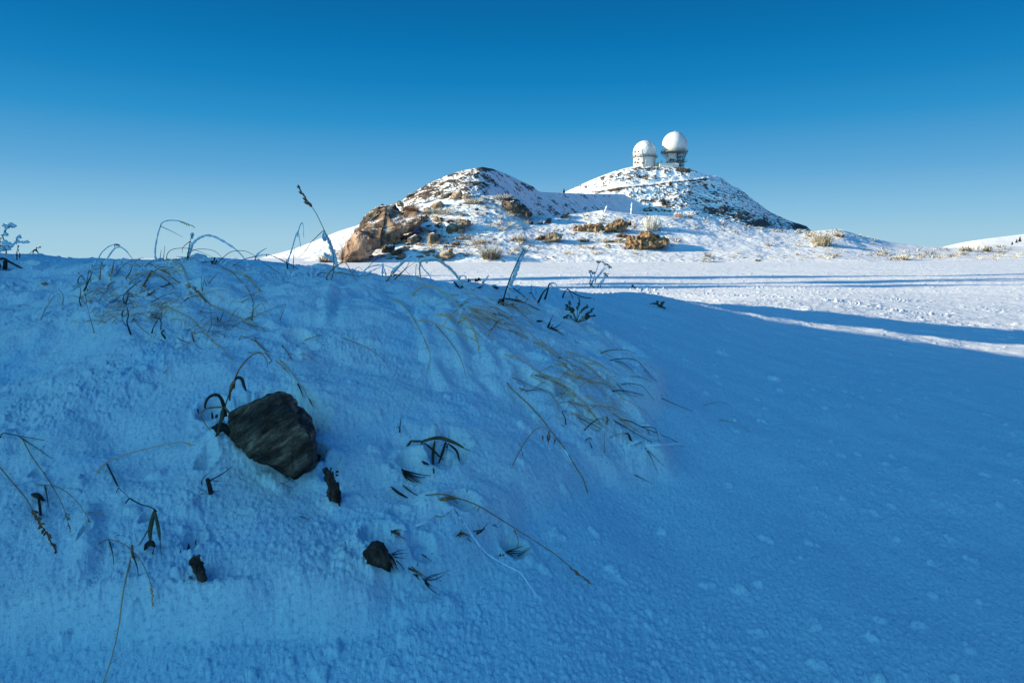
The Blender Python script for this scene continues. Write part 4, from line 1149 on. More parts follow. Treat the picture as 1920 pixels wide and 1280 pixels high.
class Plant:
    n = 0
    def __init__(s, name, label, cat='grass'):
        s.name, s.label, s.cat = name, label, cat; s.items = []; Plant.n += 1; s.seed = Plant.n
    def add(s, reg, mt, w, pts, mode='a', part='blade', flat=1.0, head=None, D0=None, taper=.35, belly=False, frost=0):
        s.items.append((rp(reg, pts), mt, w, mode, part, flat, head, D0, taper, belly, frost)); return s
    def build(s):
        r_ = random.Random(s.seed)
        first = None; built = []
        for (pix, mt, w_, mode, part, flat, head, D0, taper, belly, frost) in s.items:
            p3 = path3d(pix, mode, D0)
            n_ = max(6, min(40, int(sum(math.hypot(b[0] - a[0], b[1] - a[1]) for a, b in zip(pix[:-1], pix[1:])) / 6) + 5))
            built.append((catmull(p3, n_), mt, w_, part, flat, head, taper, belly, frost, mode))
        base = built[0][0][0]
        rt = empty(s.name, base); tag(rt, s.label, s.cat)
        for (c_, mt, w_, part, flat, head, taper, belly, frost, mode) in built:
            D = c_[0].y; rad0 = max(w_ * (.68 if mt == 'frost' else .70 if mt in ('gold', 'tan') else .56) / F * D, .0005); n_ = len(c_)
            # root a little into the snow
            if mode in ('a', 'l'): c_ = [c_[0] + (c_[0] - c_[1]).normalized() * .008 + Vector((0, 0, -.012))] + c_
            n_ = len(c_)
            rad = []
            for i in range(n_):
                f = i / (n_ - 1)
                if belly: r1 = rad0 * (.25 + .9 * math.sin(math.pi * min(1, f * .9 + .06)) ** .8)
                elif mt == 'frost': r1 = rad0 * (.75 + .5 * abs(mnoise.noise(Vector((f * 9, s.seed, len(rad)))) + .3))
                else: r1 = rad0 * (1 - (1 - taper) * f)
                rad.append(r1)
            body = c_
            if head:
                hm, f0, hw = head[:3]
                k = int(n_ * f0); seed_head(c_[k:], hm, hw, rt, r_, dens=head[3] if len(head) > 3 else 1)
                body = c_[:k + 1]; rad = rad[:k + 1]
            mb = MB()
            if mt == 'frost':
                # lumpy rime
                sub = []; rd = []
                for i in range(len(body) - 1):
                    for q_ in range(3):
                        p = body[i].lerp(body[i + 1], q_ / 3); j = Vector((r_.uniform(-1, 1), r_.uniform(-1, 1), r_.uniform(-1, 1))) * rad[i] * .3
                        sub.append(p + j); rd.append(rad[i] * r_.uniform(.65, 1.3))
                sub.append(body[-1]); rd.append(rad[-1] * .5)
                mb.tube(sub, rd, 7)
            else:
                mb.tube(body, rad, 6 if flat == 1 else 8, flat)
            mb.build(part if mt != 'frost' else 'frost', M[mt], rt)
            if frost:
                mb = MB(); sub = []; rd = []
                for i in range(len(body)):
                    sub.append(body[i] + Vector((0, -.2 * rad[i], rad[i] * .7)) + Vector((r_.uniform(-1, 1), 0, r_.uniform(-1, 1))) * rad[i] * .35); rd.append(rad[i] * 1.35 * frost * r_.uniform(.5, 1.2))
                mb.tube(sub[1:], rd[1:], 6); mb.build('frost', M['frost'], rt)
        s.root = rt
        return rt

# --- left edge
D_L = near_hit(8, 478)
p = Plant('frosted_weed', 'branching weed loaded with frost at the left edge of the bank', 'weed')
p.add('A', 'dark', 2.2, [(75,475),(70,400),(50,330),(30,270),(60,220),(65,170),(45,130)], part='stem')
p.add('A', 'dark', 1.5, [(65,185),(110,170),(140,140),(190,150)], part='branch', D0=D_L)
p.add('A', 'dark', 1.6, [(70,410),(140,385),(190,345),(210,285),(240,265)], part='branch', D0=D_L)
p.add('A', 'dark', 1.5, [(200,335),(270,347),(350,345)], part='branch', D0=D_L)
p.add('A', 'dark', 1.5, [(5,430),(0,360),(10,290)], part='branch', D0=D_L)
p.add('A', 'frost', 3.4, [(60,225),(75,180),(130,120),(150,150),(190,150)], D0=D_L)
p.add('A', 'frost', 3.0, [(90,400),(140,385),(190,345),(212,285),(245,270)], D0=D_L)
p.add('A', 'frost', 3.0, [(200,335),(270,347),(350,345)], D0=D_L)
rt = p.build()
for (x, y, r_px) in ((100,375,6.5),(60,350,5),(75,255,4.2),(155,150,4.4),(80,160,4.2),(130,390,4),(325,340,3.2),(238,285,3),(25,430,5),(215,325,2.6),(100,420,5),(40,395,4)):
    q_ = rp('A', [(x, y)])[0]; mb = MB(); c_ = PV(q_[0], q_[1], D_L); mb.blob(c_, r_px / F * D_L, x, 2, .7, (1, .8, .85)); mb.build('frost', M['frost'], rt)
for (x, y) in ((35,150),(60,215),(20,262),(38,290),(5,345),(10,385),(70,440),(45,130),(190,150),(240,262),(350,345),(12,300)):
    q_ = rp('A', [(x, y)])[0]; mb = MB(); c_ = PV(q_[0], q_[1], D_L - .01); mb.blob(c_, 1.4 / F * D_L, x, 1, .4); mb.build('bud', M['dark'], rt)

def budded(label, reg, stems, nb, seed):
    p = Plant('budded_sprig', label, 'weed')
    for s_ in stems: p.add(reg, 'dark', 1.3, s_, part='stem')
    rt = p.build(); r_ = random.Random(seed)
    D = rt.location.y
    for s_ in stems:
        a, b = rp(reg, [s_[0], s_[-1]])
        n2 = nb if s_ is stems[0] else nb // 2
        for k in range(n2):
            f = k / max(1, n2 - 1); mb = MB(); mb.blob(PV(a[0] + (b[0] - a[0]) * f + r_.uniform(-1.2, 1.2), a[1] + (b[1] - a[1]) * f, D - .005), r_.uniform(1.0, 1.9) / F * D, k, 1, .5); mb.build('bud', M['dark'], rt)
budded('short dark budded sprig standing right of the frosted weed', 'A', [[(205,555),(195,490),(205,450),(215,392)], [(235,525),(238,478)]], 9, 3)
p = Plant('nodding_grass', 'small nodding grass head on the skyline right of the frosted weed')
p.add('A', 'brown', 1.2, [(350,490),(380,462),(425,430),(480,400)], head=('brown', .6, 4)); p.add('A', 'dark', 2.6, [(400,450),(430,440),(462,478)], D0=near_hit(55, 478), belly=True, part='leaf'); p.build()
p = Plant('bent_stalk', 'thick dark bent stalk with its stump at the left edge', 'stalk')
p.add('A', 'dark', 4.0, [(0,545),(50,543),(110,580),(190,622),(265,662)], mode='l', taper=.7, part='stem'); p.add('A', 'dark', 7, [(60,668),(62,620),(62,578)], taper=.9, part='stump'); p.add('A','dark',4,[(5,640),(-5,590)], part='stump'); p.build()
p = Plant('fallen_leaf', 'little brown leaf lying on the snow near the left edge', 'leaf'); p.add('A', 'brown', 4, [(498,845),(530,840),(560,828)], mode='l', belly=True, flat=.3, part='leaf'); p.add('A', 'brown', 3, [(540,838),(553,815)], belly=True, flat=.3, part='leaf'); p.build()
p = Plant('arched_grass', 'pair of arched grass stems on the skyline above the left tussock')
p.add('A', 'dark', 1.6, [(1180,552),(1215,480),(1290,410),(1370,375),(1440,385)], frost=1.2, part='stem'); p.add('A', 'dark', 2, [(1240,630),(1300,530),(1370,430),(1440,405),(1510,450),(1560,510),(1600,555)], frost=1.3, part='stem'); p.add('A','brown',3,[(1380,372),(1440,385)], D0=near_hit(186,487), belly=True, part='leaf'); p.build()
p = Plant('drooping_grass', 'drooping grass stems alone on the snow left of the left tussock')
p.add('A', 'brown', 1.5, [(490,1275),(540,1160),(590,1080),(650,1000),(700,962),(730,1030)], mode='b', part='stem'); p.items[-1] = p.items[-1][:3] + ('a',) + p.items[-1][4:]
p.add('A', 'brown', 1.0, [(585,1070),(590,1000),(640,950),(640,1010)]); p.add('A', 'brown', 1.6, [(745,1120),(757,1030),(745,960),(690,890)]); p.build()
p = Plant('snow_covered_blade', 'fine reddish blade lying flat left of the drooping stems'); p.add('A','red',.9,[(215,1112),(300,1100),(430,1115)], mode='l'); p.build()

# --- left tussock
p = Plant('grass_tussock', 'tangled brown grass tussock under the snow cap at the upper left')
Bl = [('brown',1.3,[(120,525),(200,465),(290,410)],'l'),('dark',2.2,[(185,430),(190,380),(225,335),(265,320)],'a'),('dark',2.4,[(230,740),(205,660),(225,560),(210,480)],'a'),
 ('olive',1.6,[(300,440),(330,270),(340,190)],'a'),('brown',1.0,[(340,280),(370,225),(395,180)],'a'),('olive',3.6,[(265,540),(330,400),(375,290)],'a'),
 ('brown',2.0,[(300,700),(290,620),(265,540)],'a'),('brown',1.7,[(405,1100),(350,900),(300,700)],'a'),('brown',1.4,[(335,280),(420,245),(520,238),(640,250),(750,280)],'l'),
 ('brown',1.2,[(350,285),(420,320),(490,350)],'l'),('brown',3.0,[(475,380),(485,300),(495,170)],'a'),('brown',1.6,[(490,150),(540,230),(590,300)],'l'),
 ('brown',2.6,[(635,300),(655,200),(670,140)],'a'),('dark',1.2,[(360,450),(350,340)],'a'),('brown',1.0,[(340,720),(420,760),(490,800)],'l'),('tan',1.6,[(625,400),(620,300)],'a'),
 ('brown',1.7,[(700,310),(760,230),(810,180),(870,150),(980,110),(1060,90)],'a'),('tan',1.0,[(820,180),(900,180),(1040,180)],'a'),('olive',2.4,[(820,380),(880,290),(915,195)],'a'),
 ('olive',2.8,[(830,555),(900,490),(1020,400)],'a'),('brown',3.2,[(800,700),(790,620),(830,555)],'a'),('brown',2.0,[(920,620),(870,540)],'a'),('dark',3.4,[(820,700),(840,660),(860,560)],'a'),
 ('tan',1.3,[(730,740),(715,560)],'a'),('brown',1.2,[(720,630),(800,640),(900,655),(1000,700),(1080,720)],'l'),('dark',3.2,[(890,1120),(860,1030),(840,950),(860,850),(840,760)],'a'),
 ('dark',2.0,[(830,1000),(780,930)],'a'),('brown',1.5,[(910,900),(1000,1000),(1100,1090),(1170,1140)],'l'),('dark',1.6,[(860,1050),(900,1120)],'a'),('dark',1.4,[(790,830),(770,900),(800,960)],'l'),
 ('tan',1.1,[(530,880),(518,760)],'a'),('dark',2.6,[(765,860),(790,800),(820,790)],'a'),('brown',.9,[(930,900),(1000,960),(1150,1010)],'l')]
for m_, w_, pts, md in Bl: p.add('B', m_, w_, pts, mode=md)
def straws(p, reg, x0, x1, y0, y1, n_, seed, dx=(70, 330), dy=(-170, 90), mats_=('tan', 'brown', 'brown', 'gold'), w_=(.8, 1.5), sag=.17):
    r_ = random.Random(seed)
    for k in range(n_):
        x = r_.uniform(x0, x1); y = r_.uniform(y0, y1); ex = x + r_.uniform(*dx) * r_.choice((1, 1, 1, -.6)); ey = y + r_.uniform(*dy)
        hgt = abs(ex - x) * sag * r_.uniform(.3, 1.2)
        p.add(reg, r_.choice(mats_), r_.uniform(*w_), [(x, y), (x + (ex - x) * .3, y + (ey - y) * .3 - hgt), (x + (ex - x) * .7, y + (ey - y) * .7 - hgt), (ex, ey)], mode='l')
straws(p, 'B', 180, 900, 380, 1000, 58, 11, w_=(.9, 1.9))
p.build()
p = Plant('frost_spike', 'sunlit white frost spike on the snow cap of the left tussock', 'frost'); p.add('B','frost',5,[(625,345),(585,300),(605,245)], taper=.5); p.add('B','frost',5,[(640,330),(690,322)], mode='l'); p.build()

# --- middle tussock
p = Plant('grass_tussock', 'wide grass tussock with tan arching blades right of the left tussock')
Bl = [('B','gold',2.2,[(860,350),(960,310),(1060,285),(1130,290),(1210,300),(1300,332),(1440,385)],'l'),('B','gold',2.0,[(1210,230),(1250,240),(1310,250),(1370,270)],'l'),
 ('B','brown',4.0,[(1060,470),(1130,350),(1165,270)],'a'),('B','brown',2.6,[(1045,475),(1090,400),(1150,280)],'a'),('B','dark',1.6,[(1090,475),(1130,430)],'a'),
 ('B','brown',2.4,[(1170,270),(1260,320),(1390,410),(1490,515)],'l'),('B','brown',1.4,[(1000,110),(1130,170),(1220,215),(1350,215),(1450,230),(1570,270)],'l'),
 ('B','tan',1.2,[(1400,440),(1480,430),(1580,440)],'l'),('B','brown',1.8,[(1100,720),(1180,680),(1300,610),(1400,575),(1500,555),(1570,560)],'l'),
 ('B','brown',1.4,[(1210,900),(1270,800),(1400,730),(1580,580)],'a'),('B','dark',3.0,[(1170,1100),(1190,1030),(1250,930)],'a'),('B','dark',2.4,[(1290,1060),(1290,930),(1215,890)],'a'),
 ('B','dark',4.2,[(1350,1170),(1300,1090),(1340,1060)],'l'),('B','dark',1.8,[(1290,960),(1300,810)],'a'),('B','brown',1.0,[(1110,1230),(1140,1170),(1180,1140)],'l'),
 ('B','brown',1.4,[(1500,1150),(1600,1210),(1700,1240)],'l'),('B','dark',1.8,[(1300,1190),(1400,1260)],'l'),('B','brown',1.2,[(1170,1100),(1220,1170)],'l'),('B','brown',1.2,[(1265,740),(1260,680)],'a'),
 ('C','brown',1.6,[(515,940),(510,770)],'a'),('C','brown',1.6,[(520,960),(545,800)],'a'),('C','dark',1.3,[(570,890),(540,810)],'a'),
 ('D','tan',1.8,[(510,220),(640,280),(760,330),(860,380),(930,400),(1000,445),(1070,500)],'l'),('D','brown',1.5,[(400,290),(500,300),(560,305),(580,380)],'l'),('D','brown',1.5,[(400,290),(460,210)],'a'),
 ('D','brown',1.4,[(515,410),(510,300),(490,230)],'a'),('D','dark',1.8,[(595,390),(640,280)],'a'),('D','brown',1.4,[(690,380),(775,255),(840,290)],'a'),
 ('D','brown',1.6,[(720,440),(800,395),(900,350),(1000,310),(1150,250),(1250,215)],'l'),('D','brown',1.5,[(820,390),(900,415),(1000,445),(1160,475)],'l'),('D','brown',1.6,[(1200,370),(1230,290),(1260,215)],'a'),
 ('D','brown',1.5,[(530,415),(610,425),(720,470)],'l'),('D','dark',3.0,[(575,385),(580,340)],'a'),('D','brown',1.2,[(640,550),(660,480),(700,430)],'a'),('D','brown',1.1,[(165,670),(250,620),(310,600)],'l'),
 ('D','brown',1.6,[(170,545),(230,580),(310,605)],'l'),('D','brown',3.4,[(340,590),(320,500),(360,510)],'a'),('D','brown',1.2,[(340,510),(370,380)],'a'),('D','dark',1.8,[(255,490),(320,450)],'l'),
 ('D','brown',3.0,[(915,375),(930,300),(930,220)],'a'),('D','brown',1.4,[(940,270),(980,225),(1030,215),(1055,300)],'a'),('D','brown',2.0,[(840,380),(900,345),(960,345)],'l'),('D','dark',1.3,[(480,490),(520,420),(560,415)],'l')]
for rg, m_, w_, pts, md in Bl: p.add(rg, m_, w_, pts, mode=md)
straws(p, 'B', 850, 1650, 200, 1000, 52, 12, w_=(.9, 1.9)); straws(p, 'D', 250, 950, 100, 560, 26, 13, dy=(-60, 120))
p.build()
p = Plant('seeding_grass', 'pale stem arching off the crest with its head hanging straight down')
p.add('C', 'gold', 2.2, [(80,560),(150,575),(230,610),(270,660),(310,750),(350,860),(380,980),(370,1095)], mode='l', head=('gold', .72, 4), part='stem'); p.build()
p = Plant('seeding_grass', 'thick brown seed head slanting across the middle tussock')
p.add('C', 'brown', 2.2, [(0,690),(100,740),(200,830),(340,890),(430,930),(520,1020),(620,1120)], mode='l', head=('brown', .55, 5), part='stem'); p.build()
p = Plant('seeding_grass', 'short reddish seed head pointing down left inside the tussocks')
p.add('B', 'brown', 1.4, [(1480,425),(1400,440),(1290,490),(1180,550),(1100,600)], mode='l', head=('red', .2, 4.5), part='stem'); p.build()
p = Plant('seeding_grass', 'long tan stem running down right from the tussocks toward bare snow')
p.add('D', 'tan', 2.2, [(0,250),(60,235),(130,265),(220,310),(300,345),(340,380),(440,480),(540,595),(620,650),(725,770)], mode='l', head=('tan', .55, 3.4), part='stem'); p.build()
p = Plant('seeding_grass', 'tan seed head arching in the blue shade just below the crest')
p.add('C', 'gold', 2.0, [(860,715),(960,720),(1060,760),(1110,800),(1180,890),(1250,980)], mode='l', head=('tan', .4, 4), part='stem'); p.build()
p = Plant('long_stem', 'long thin dark stem curving down from the crest to a dark joint')
p.add('C', 'brown', 1.4, [(740,650),(870,710),(960,800),(1060,900),(1120,1020),(1150,1120),(1140,1200),(1120,1280)], mode='l', part='stem'); p.build()
p = Plant('broken_stem', 'short brown stem stuck upright in the snow under the crest'); p.add('C','brown',2.2,[(600,860),(660,785),(720,715)], part='stem'); p.build()

# --- crest, left part
p = Plant('seeding_grass', 'frosted stem bowing right above the crest with a sunlit head at its tip')
p.add('C', 'dark', 2.0, [(-50,565),(-60,500),(-50,400),(-30,280),(0,180),(20,130),(60,100),(130,88),(240,97),(320,120),(410,160)], head=('gold', .78, 5), frost=1.3, part='stem')
p.add('C', 'dark', 1.2, [(10,160),(100,200),(180,240),(280,295)], D0=near_hit(292, 486), part='leaf'); p.build()
p = Plant('frosted_arch', 'thick frosted blade arching high to the right over the crest')
p.add('C', 'dark', 2.2, [(350,520),(390,400),(440,340),(500,300),(570,275),(650,285),(750,330),(850,390),(950,460),(1040,560),(1110,660)], frost=2.1); p.build()
p = Plant('grass_tuft', 'upright tuft of dark blades at the snow hump on the crest')
for m_, w_, pts in (('dark',2.0,[(330,575),(350,470),(370,350),(400,255)]),('dark',1.4,[(370,345),(300,400),(275,440),(275,485)]),('dark',1.6,[(350,560),(345,500),(330,480)]),('dark',1.3,[(80,560),(90,500),(140,450),(230,430),(330,430),(440,455),(560,500),(690,560)]),
  ('dark',1.2,[(340,510),(400,460),(480,440),(600,445),(690,475),(760,540),(810,600)]),('dark',1.4,[(0,560),(15,450)]),('brown',1.6,[(40,590),(60,400)]),('dark',1.5,[(370,545),(200,530)]),('dark',1.5,[(320,550),(200,570),(150,565)])):
    p.add('C', m_, w_, pts)
p.add('C','frost',4,[(395,270),(405,250)], D0=near_hit(352,486)); p.build()
p = Plant('fine_grass', 'thin arched stems crossing each other on the crest right of the frosted arch')
for m_, w_, pts, fr_ in (('dark',1.3,[(700,620),(770,550),(860,480),(960,460),(1050,465),(1130,500),(1200,550),(1290,620),(1480,745)],0),('dark',1.6,[(860,660),(950,610),(1060,560),(1200,530),(1310,507),(1440,550),(1560,600),(1700,680)],1.0),
  ('dark',1.6,[(1180,530),(1230,480),(1310,430)],2.2),('dark',1.4,[(780,640),(830,590),(950,548)],1.6),('dark',1.4,[(500,605),(640,590),(800,590),(950,640),(1100,660)],0),('brown',1.3,[(960,640),(1060,700)],0)):
    p.add('C', m_, w_, pts, mode='l' if len(pts) > 4 else 'a', frost=fr_)
p.build()
budded('low dark frosted sprig on the crest between the arching stems', 'C', [[(650,620),(680,545)], [(680,620),(705,580)], [(640,600),(620,590)]], 9, 8)

# --- crest, middle
D_E = near_hit(622, 505)
p = Plant('tall_grass_stalk', 'tall stalk with brown seed head leaning left against the sky', 'grass stalk')
p.add('E', 'brown', 2.0, [(770,1260),(800,1150),(805,1000),(790,900),(740,760),(700,670),(600,460),(520,340),(440,230),(385,140)], head=('red', .74, 8.0, 1.5), part='stem')
p.add('E', 'frost', 6.0, [(845,1100),(820,1000),(790,900),(745,780),(700,700)], D0=D_E - .01); p.add('E', 'frost', 5.0, [(690,740),(690,690)], D0=D_E - .01)
p.add('E', 'brown', 1.6, [(680,655),(620,710),(530,800),(470,890),(380,980)], D0=D_E, part='leaf'); p.add('E', 'frost', 4.5, [(830,1050),(760,980),(690,930)], D0=D_E - .005); p.build()
p = Plant('bent_stalk', 'dark frosted stalk bent over twice left of the tall seed stalk', 'stalk')
p.add('E', 'dark', 2.2, [(245,1110),(260,1010),(300,890),(350,720),(375,680),(390,730),(410,860)], frost=1.1, part='stem'); p.add('E', 'dark', 1.2, [(375,680),(400,600),(425,562),(440,610),(445,740)], D0=near_hit(538,503), frost=1.6, part='leaf')
p.add('E', 'brown', 1.6, [(318,1110),(330,860)], part='stem'); p.add('E','dark',2.6,[(250,1110),(235,1000)], part='stem'); p.build()
p = Plant('fine_grass', 'long low blades sweeping down right left of the bent dark stalk')
p.add('E','dark',1.6,[(0,940),(100,970),(250,1050),(350,1100),(440,1150)],mode='l'); p.add('E','dark',1.4,[(10,1070),(80,1120),(160,1175)],mode='l'); p.build()
p = Plant('grass_tuft', 'low stubby frosted blades on the crest left of the brown arching blade')
for m_, w_, pts, fr_ in (('dark',2,[(510,1200),(495,1150)],0),('dark',2,[(545,1215),(545,1100)],1.4),('dark',2,[(590,1200),(650,1115),(640,1095)],1.5),('frost',3,[(650,1115),(715,1100)],0),('dark',1.5,[(600,1205),(660,1160),(730,1170),(800,1210)],0)): p.add('E', m_, w_, pts, frost=fr_)
p.build()
p = Plant('arching_blade', 'brown blade arching low on the crest beside the tall seed stalk'); p.add('E','brown',2.6,[(725,1250),(720,1210),(780,1130),(850,1070),(930,1035),(970,1070),(1010,1150),(1080,1260)]); p.add('E','brown',1.8,[(800,1155),(920,1165),(1050,1190),(1160,1200),(1250,1190)],mode='l'); p.build()
p = Plant('frosted_arches', 'cluster of frosted arches spreading from one point on the crest')
for m_, w_, pts, fr_ in (('dark',1.3,[(1140,1190),(1190,1120),(1280,1080),(1380,1070),(1480,1090),(1600,1150)],2.0),('dark',1.3,[(1190,1180),(1280,1130),(1370,1090),(1390,1050)],1.8),('dark',1.3,[(1390,1170),(1395,1040)],2.6),('dark',1.2,[(1430,1180),(1395,1060)],1.7),
  ('dark',1.1,[(1150,1160),(1230,1080),(1330,990),(1460,970),(1600,1000),(1660,1020)],0),('dark',1.1,[(1030,1160),(1100,1090),(1160,1140)],0),('brown',2.8,[(1430,1270),(1500,1190),(1600,1080),(1664,1010)],0),('brown',1.8,[(1530,1180),(1620,1185),(1700,1190)],0),('dark',1.4,[(1540,1240),(1620,1160),(1690,1100)],0)):
    p.add('E', m_, w_, pts, frost=fr_)
p.build()
p = Plant('frosted_arches', 'peaked pair of white frosted blades against the snow plain')
for m_, w_, pts, fr_ in (('dark',1.5,[(-40,330),(60,240),(140,170),(215,112),(290,200),(350,290),(410,350),(440,415)],2.6),('brown',1.5,[(-10,410),(120,290),(250,200)],0),('dark',1.1,[(250,400),(260,230),(290,300)],1.0),('dark',1.1,[(200,380),(80,240)],0),('dark',1.2,[(60,360),(150,250),(215,130)],1.6),('dark',1.2,[(0,355),(70,350),(150,360)],0)):
    p.add('F', m_, w_, pts, frost=fr_)
p.build()
p = Plant('frosted_arches', 'long white frosted blade drooping right across the crest into golden grass')
p.add('F', 'tan', 1.8, [(310,400),(300,250),(330,190),(400,172),(500,172),(580,210),(700,310),(800,440),(930,580),(1010,630),(1150,700),(1300,790),(1400,880),(1500,960),(1600,1030),(1700,1130),(1850,1260)], mode='l', frost=0, part='stem')
p.add('F', 'frost', 4.2, [(400,172),(500,175),(580,212),(700,312),(800,440),(870,510),(930,580),(1010,630)], D0=near_hit(870, 545))
p.add('F', 'frost', 4.0, [(1010,630),(1150,705),(1300,790),(1400,880),(1500,960)], mode='l'); p.add('F','frost',3,[(790,655),(880,640),(1000,622)],mode='l'); p.build()

# --- golden grass below the crest
p = Plant('golden_grass', 'bright golden stem arching down with a knotted seed head')
p.add('F', 'gold', 2.8, [(210,600),(260,545),(340,495),(430,485),(520,530),(640,610),(760,730),(860,870),(930,980),(970,1080),(1000,1180),(1010,1280)], mode='l', head=('gold', .80, 4), part='stem'); p.build()
p = Plant('golden_grass', 'short tan curved blade alone on the slope left of the golden stem'); p.add('F','tan',2.0,[(-40,640),(20,665),(80,700),(160,780),(230,890),(290,1000),(325,1080)],mode='l'); p.build()
p = Plant('golden_grass', 'pair of tan stems starting at one point and crossing the golden stem')
p.add('F','gold',2.0,[(500,835),(620,825),(740,830),(860,855),(960,900),(1060,970),(1150,1060),(1240,1160)],mode='l', part='stem'); p.add('F','gold',1.8,[(470,795),(600,830),(740,900),(860,970),(950,1020),(1040,1095)],mode='l', head=('gold',.72,3.4), part='stem'); p.build()
p = Plant('golden_grass', 'lowest straight tan stem meeting the knotted seed head from the left'); p.add('F','gold',2.0,[(270,905),(340,900),(450,920),(600,980),(760,1040),(900,1100),(1010,1155)],mode='l',head=('gold',.75,3.2), part='stem'); p.build()
p = Plant('straw_bundle', 'bundle of flattened straw blades lying on the slope right of the golden stem')
for m_, w_, pts in (('tan',1.4,[(670,600),(760,590),(880,580),(1010,610)]),('brown',1.2,[(690,610),(760,690),(840,780)]),('tan',1.8,[(820,710),(940,750),(1100,790),(1250,830),(1400,900)]),('tan',1.6,[(830,770),(1000,790),(1150,870),(1290,940),(1400,1000),(1600,1100)]),
  ('tan',1.6,[(1080,1050),(1180,990),(1280,950),(1400,910),(1500,925)]),('tan',1.4,[(760,925),(860,870),(950,815),(1030,920),(1110,1020)]),('olive',1.4,[(1050,865),(1170,890),(1290,940),(1450,960),(1560,1060)]),('brown',1.5,[(1180,950),(1300,1000),(1500,1060),(1600,1110)]),
  ('tan',1.3,[(820,715),(900,760),(1000,800)]),('brown',1.8,[(1380,1010),(1500,1080),(1600,1120)]),('olive',1.5,[(1180,820),(1300,840),(1450,930)])): p.add('F', m_, w_, pts, mode='l')
for m_, w_, pts in (('tan',2.2,[(170,0),(250,40),(330,100),(420,190),(500,260),(565,290),(650,320)]),('tan',1.8,[(230,0),(330,70),(450,170),(520,240),(565,280)]),('tan',1.8,[(410,240),(500,275),(620,320),(740,335),(850,375)]),('olive',1.4,[(380,130),(420,180),(490,250)]),('tan',1.2,[(560,300),(640,330),(720,340)])): p.add('H', m_, w_, pts, mode='l')
straws(p, 'F', 750, 1500, 600, 900, 44, 14, dx=(160, 420), dy=(90, 300), mats_=('tan', 'gold', 'tan', 'brown'), sag=.12)
straws(p, 'H', 250, 700, 60, 330, 24, 15, dx=(120, 320), dy=(60, 200), mats_=('tan', 'tan', 'brown'), sag=.1)
p.build()
p = Plant('straw_bundle', 'second bundle of straw lying lower down and fanning out to the right')
for m_, w_, pts in (('gold',2.2,[(-60,105),(0,115),(70,130),(150,180),(235,255)]),('tan',2.0,[(180,230),(240,260),(340,310),(450,370),(550,460),(620,530)]),('tan',1.6,[(240,260),(400,310),(540,385)]),('brown',1.8,[(190,265),(330,320),(420,370)]),('tan',1.6,[(160,222),(250,270),(380,340),(500,390)]),
  ('tan',1.2,[(560,420),(700,500),(860,600),(1000,720)]),('tan',1.4,[(770,450),(815,490),(855,540)]),('tan',1.2,[(420,360),(560,480),(650,590),(740,690)]),('brown',1.8,[(170,270),(200,275),(260,285)])): p.add('H', m_, w_, pts, mode='l')
straws(p, 'H', 150, 900, 230, 620, 34, 16, dx=(120, 340), dy=(60, 220), mats_=('tan', 'tan', 'brown'), sag=.1)
p.build()
p = Plant('straw_bundle', 'small reddish brown wisp of grass left of the second straw bundle')
for m_, w_, pts in (('red',1.8,[(0,290),(50,308),(100,330),(200,370),(280,410)]),('red',2.2,[(60,370),(110,390),(200,385)]),('brown',1.4,[(70,400),(100,360),(85,325)]),('brown',1.2,[(100,400),(150,395),(240,380)])): p.add('H', m_, w_, pts, mode='l')
p.build()
p = Plant('fine_grass', 'thin blades lying on the slope between tussocks and golden grass')
p.add('R' if False else 'D', 'brown', 1.3, [(1390,720),(1440,710),(1500,745),(1560,790),(1650,860)], mode='l'); p.add('D','brown',1.4,[(1420,760),(1520,780)],mode='l'); p.build()
p = Plant('fine_grass', 'single thin blade curving down right of the thin blades on open slope'); REG['Q'] = (640, 460, 2.8235); p.add('Q','brown',1.5,[(5,490),(70,512),(140,545),(200,585),(240,630),(250,660)],mode='l'); p.build()
p = Plant('fine_grass', 'thin drooping blade with brown tip below the tan curved blade')
p.add('Q','tan',1.5,[(430,475),(455,540),(470,590),(452,680)],mode='l'); p.build()
p = Plant('fine_grass', 'dark wiry blade along a furrow under the golden grass')
p.add('Q','brown',1.5,[(500,420),(560,490),(610,560),(640,620),(660,700)],mode='l'); p.build()
p = Plant('fine_grass', 'small brown blade flat on the open slope above the large rock'); p.add('D','brown',2.0,[(1450,570),(1530,545),(1620,515)],mode='l'); p.build()
p = Plant('seeding_grass', 'short reddish head lying on open snow above the large rock'); p.add('D','brown',1.4,[(1225,620),(1235,640),(1280,700),(1325,770)],mode='l',head=('red',.3,3.4),part='stem'); p.build()
p = Plant('fine_grass', 'little dark blade pair on plain snow left of the large rock'); p.add('D','brown',1.6,[(25,910),(70,870),(120,815)]); p.build()

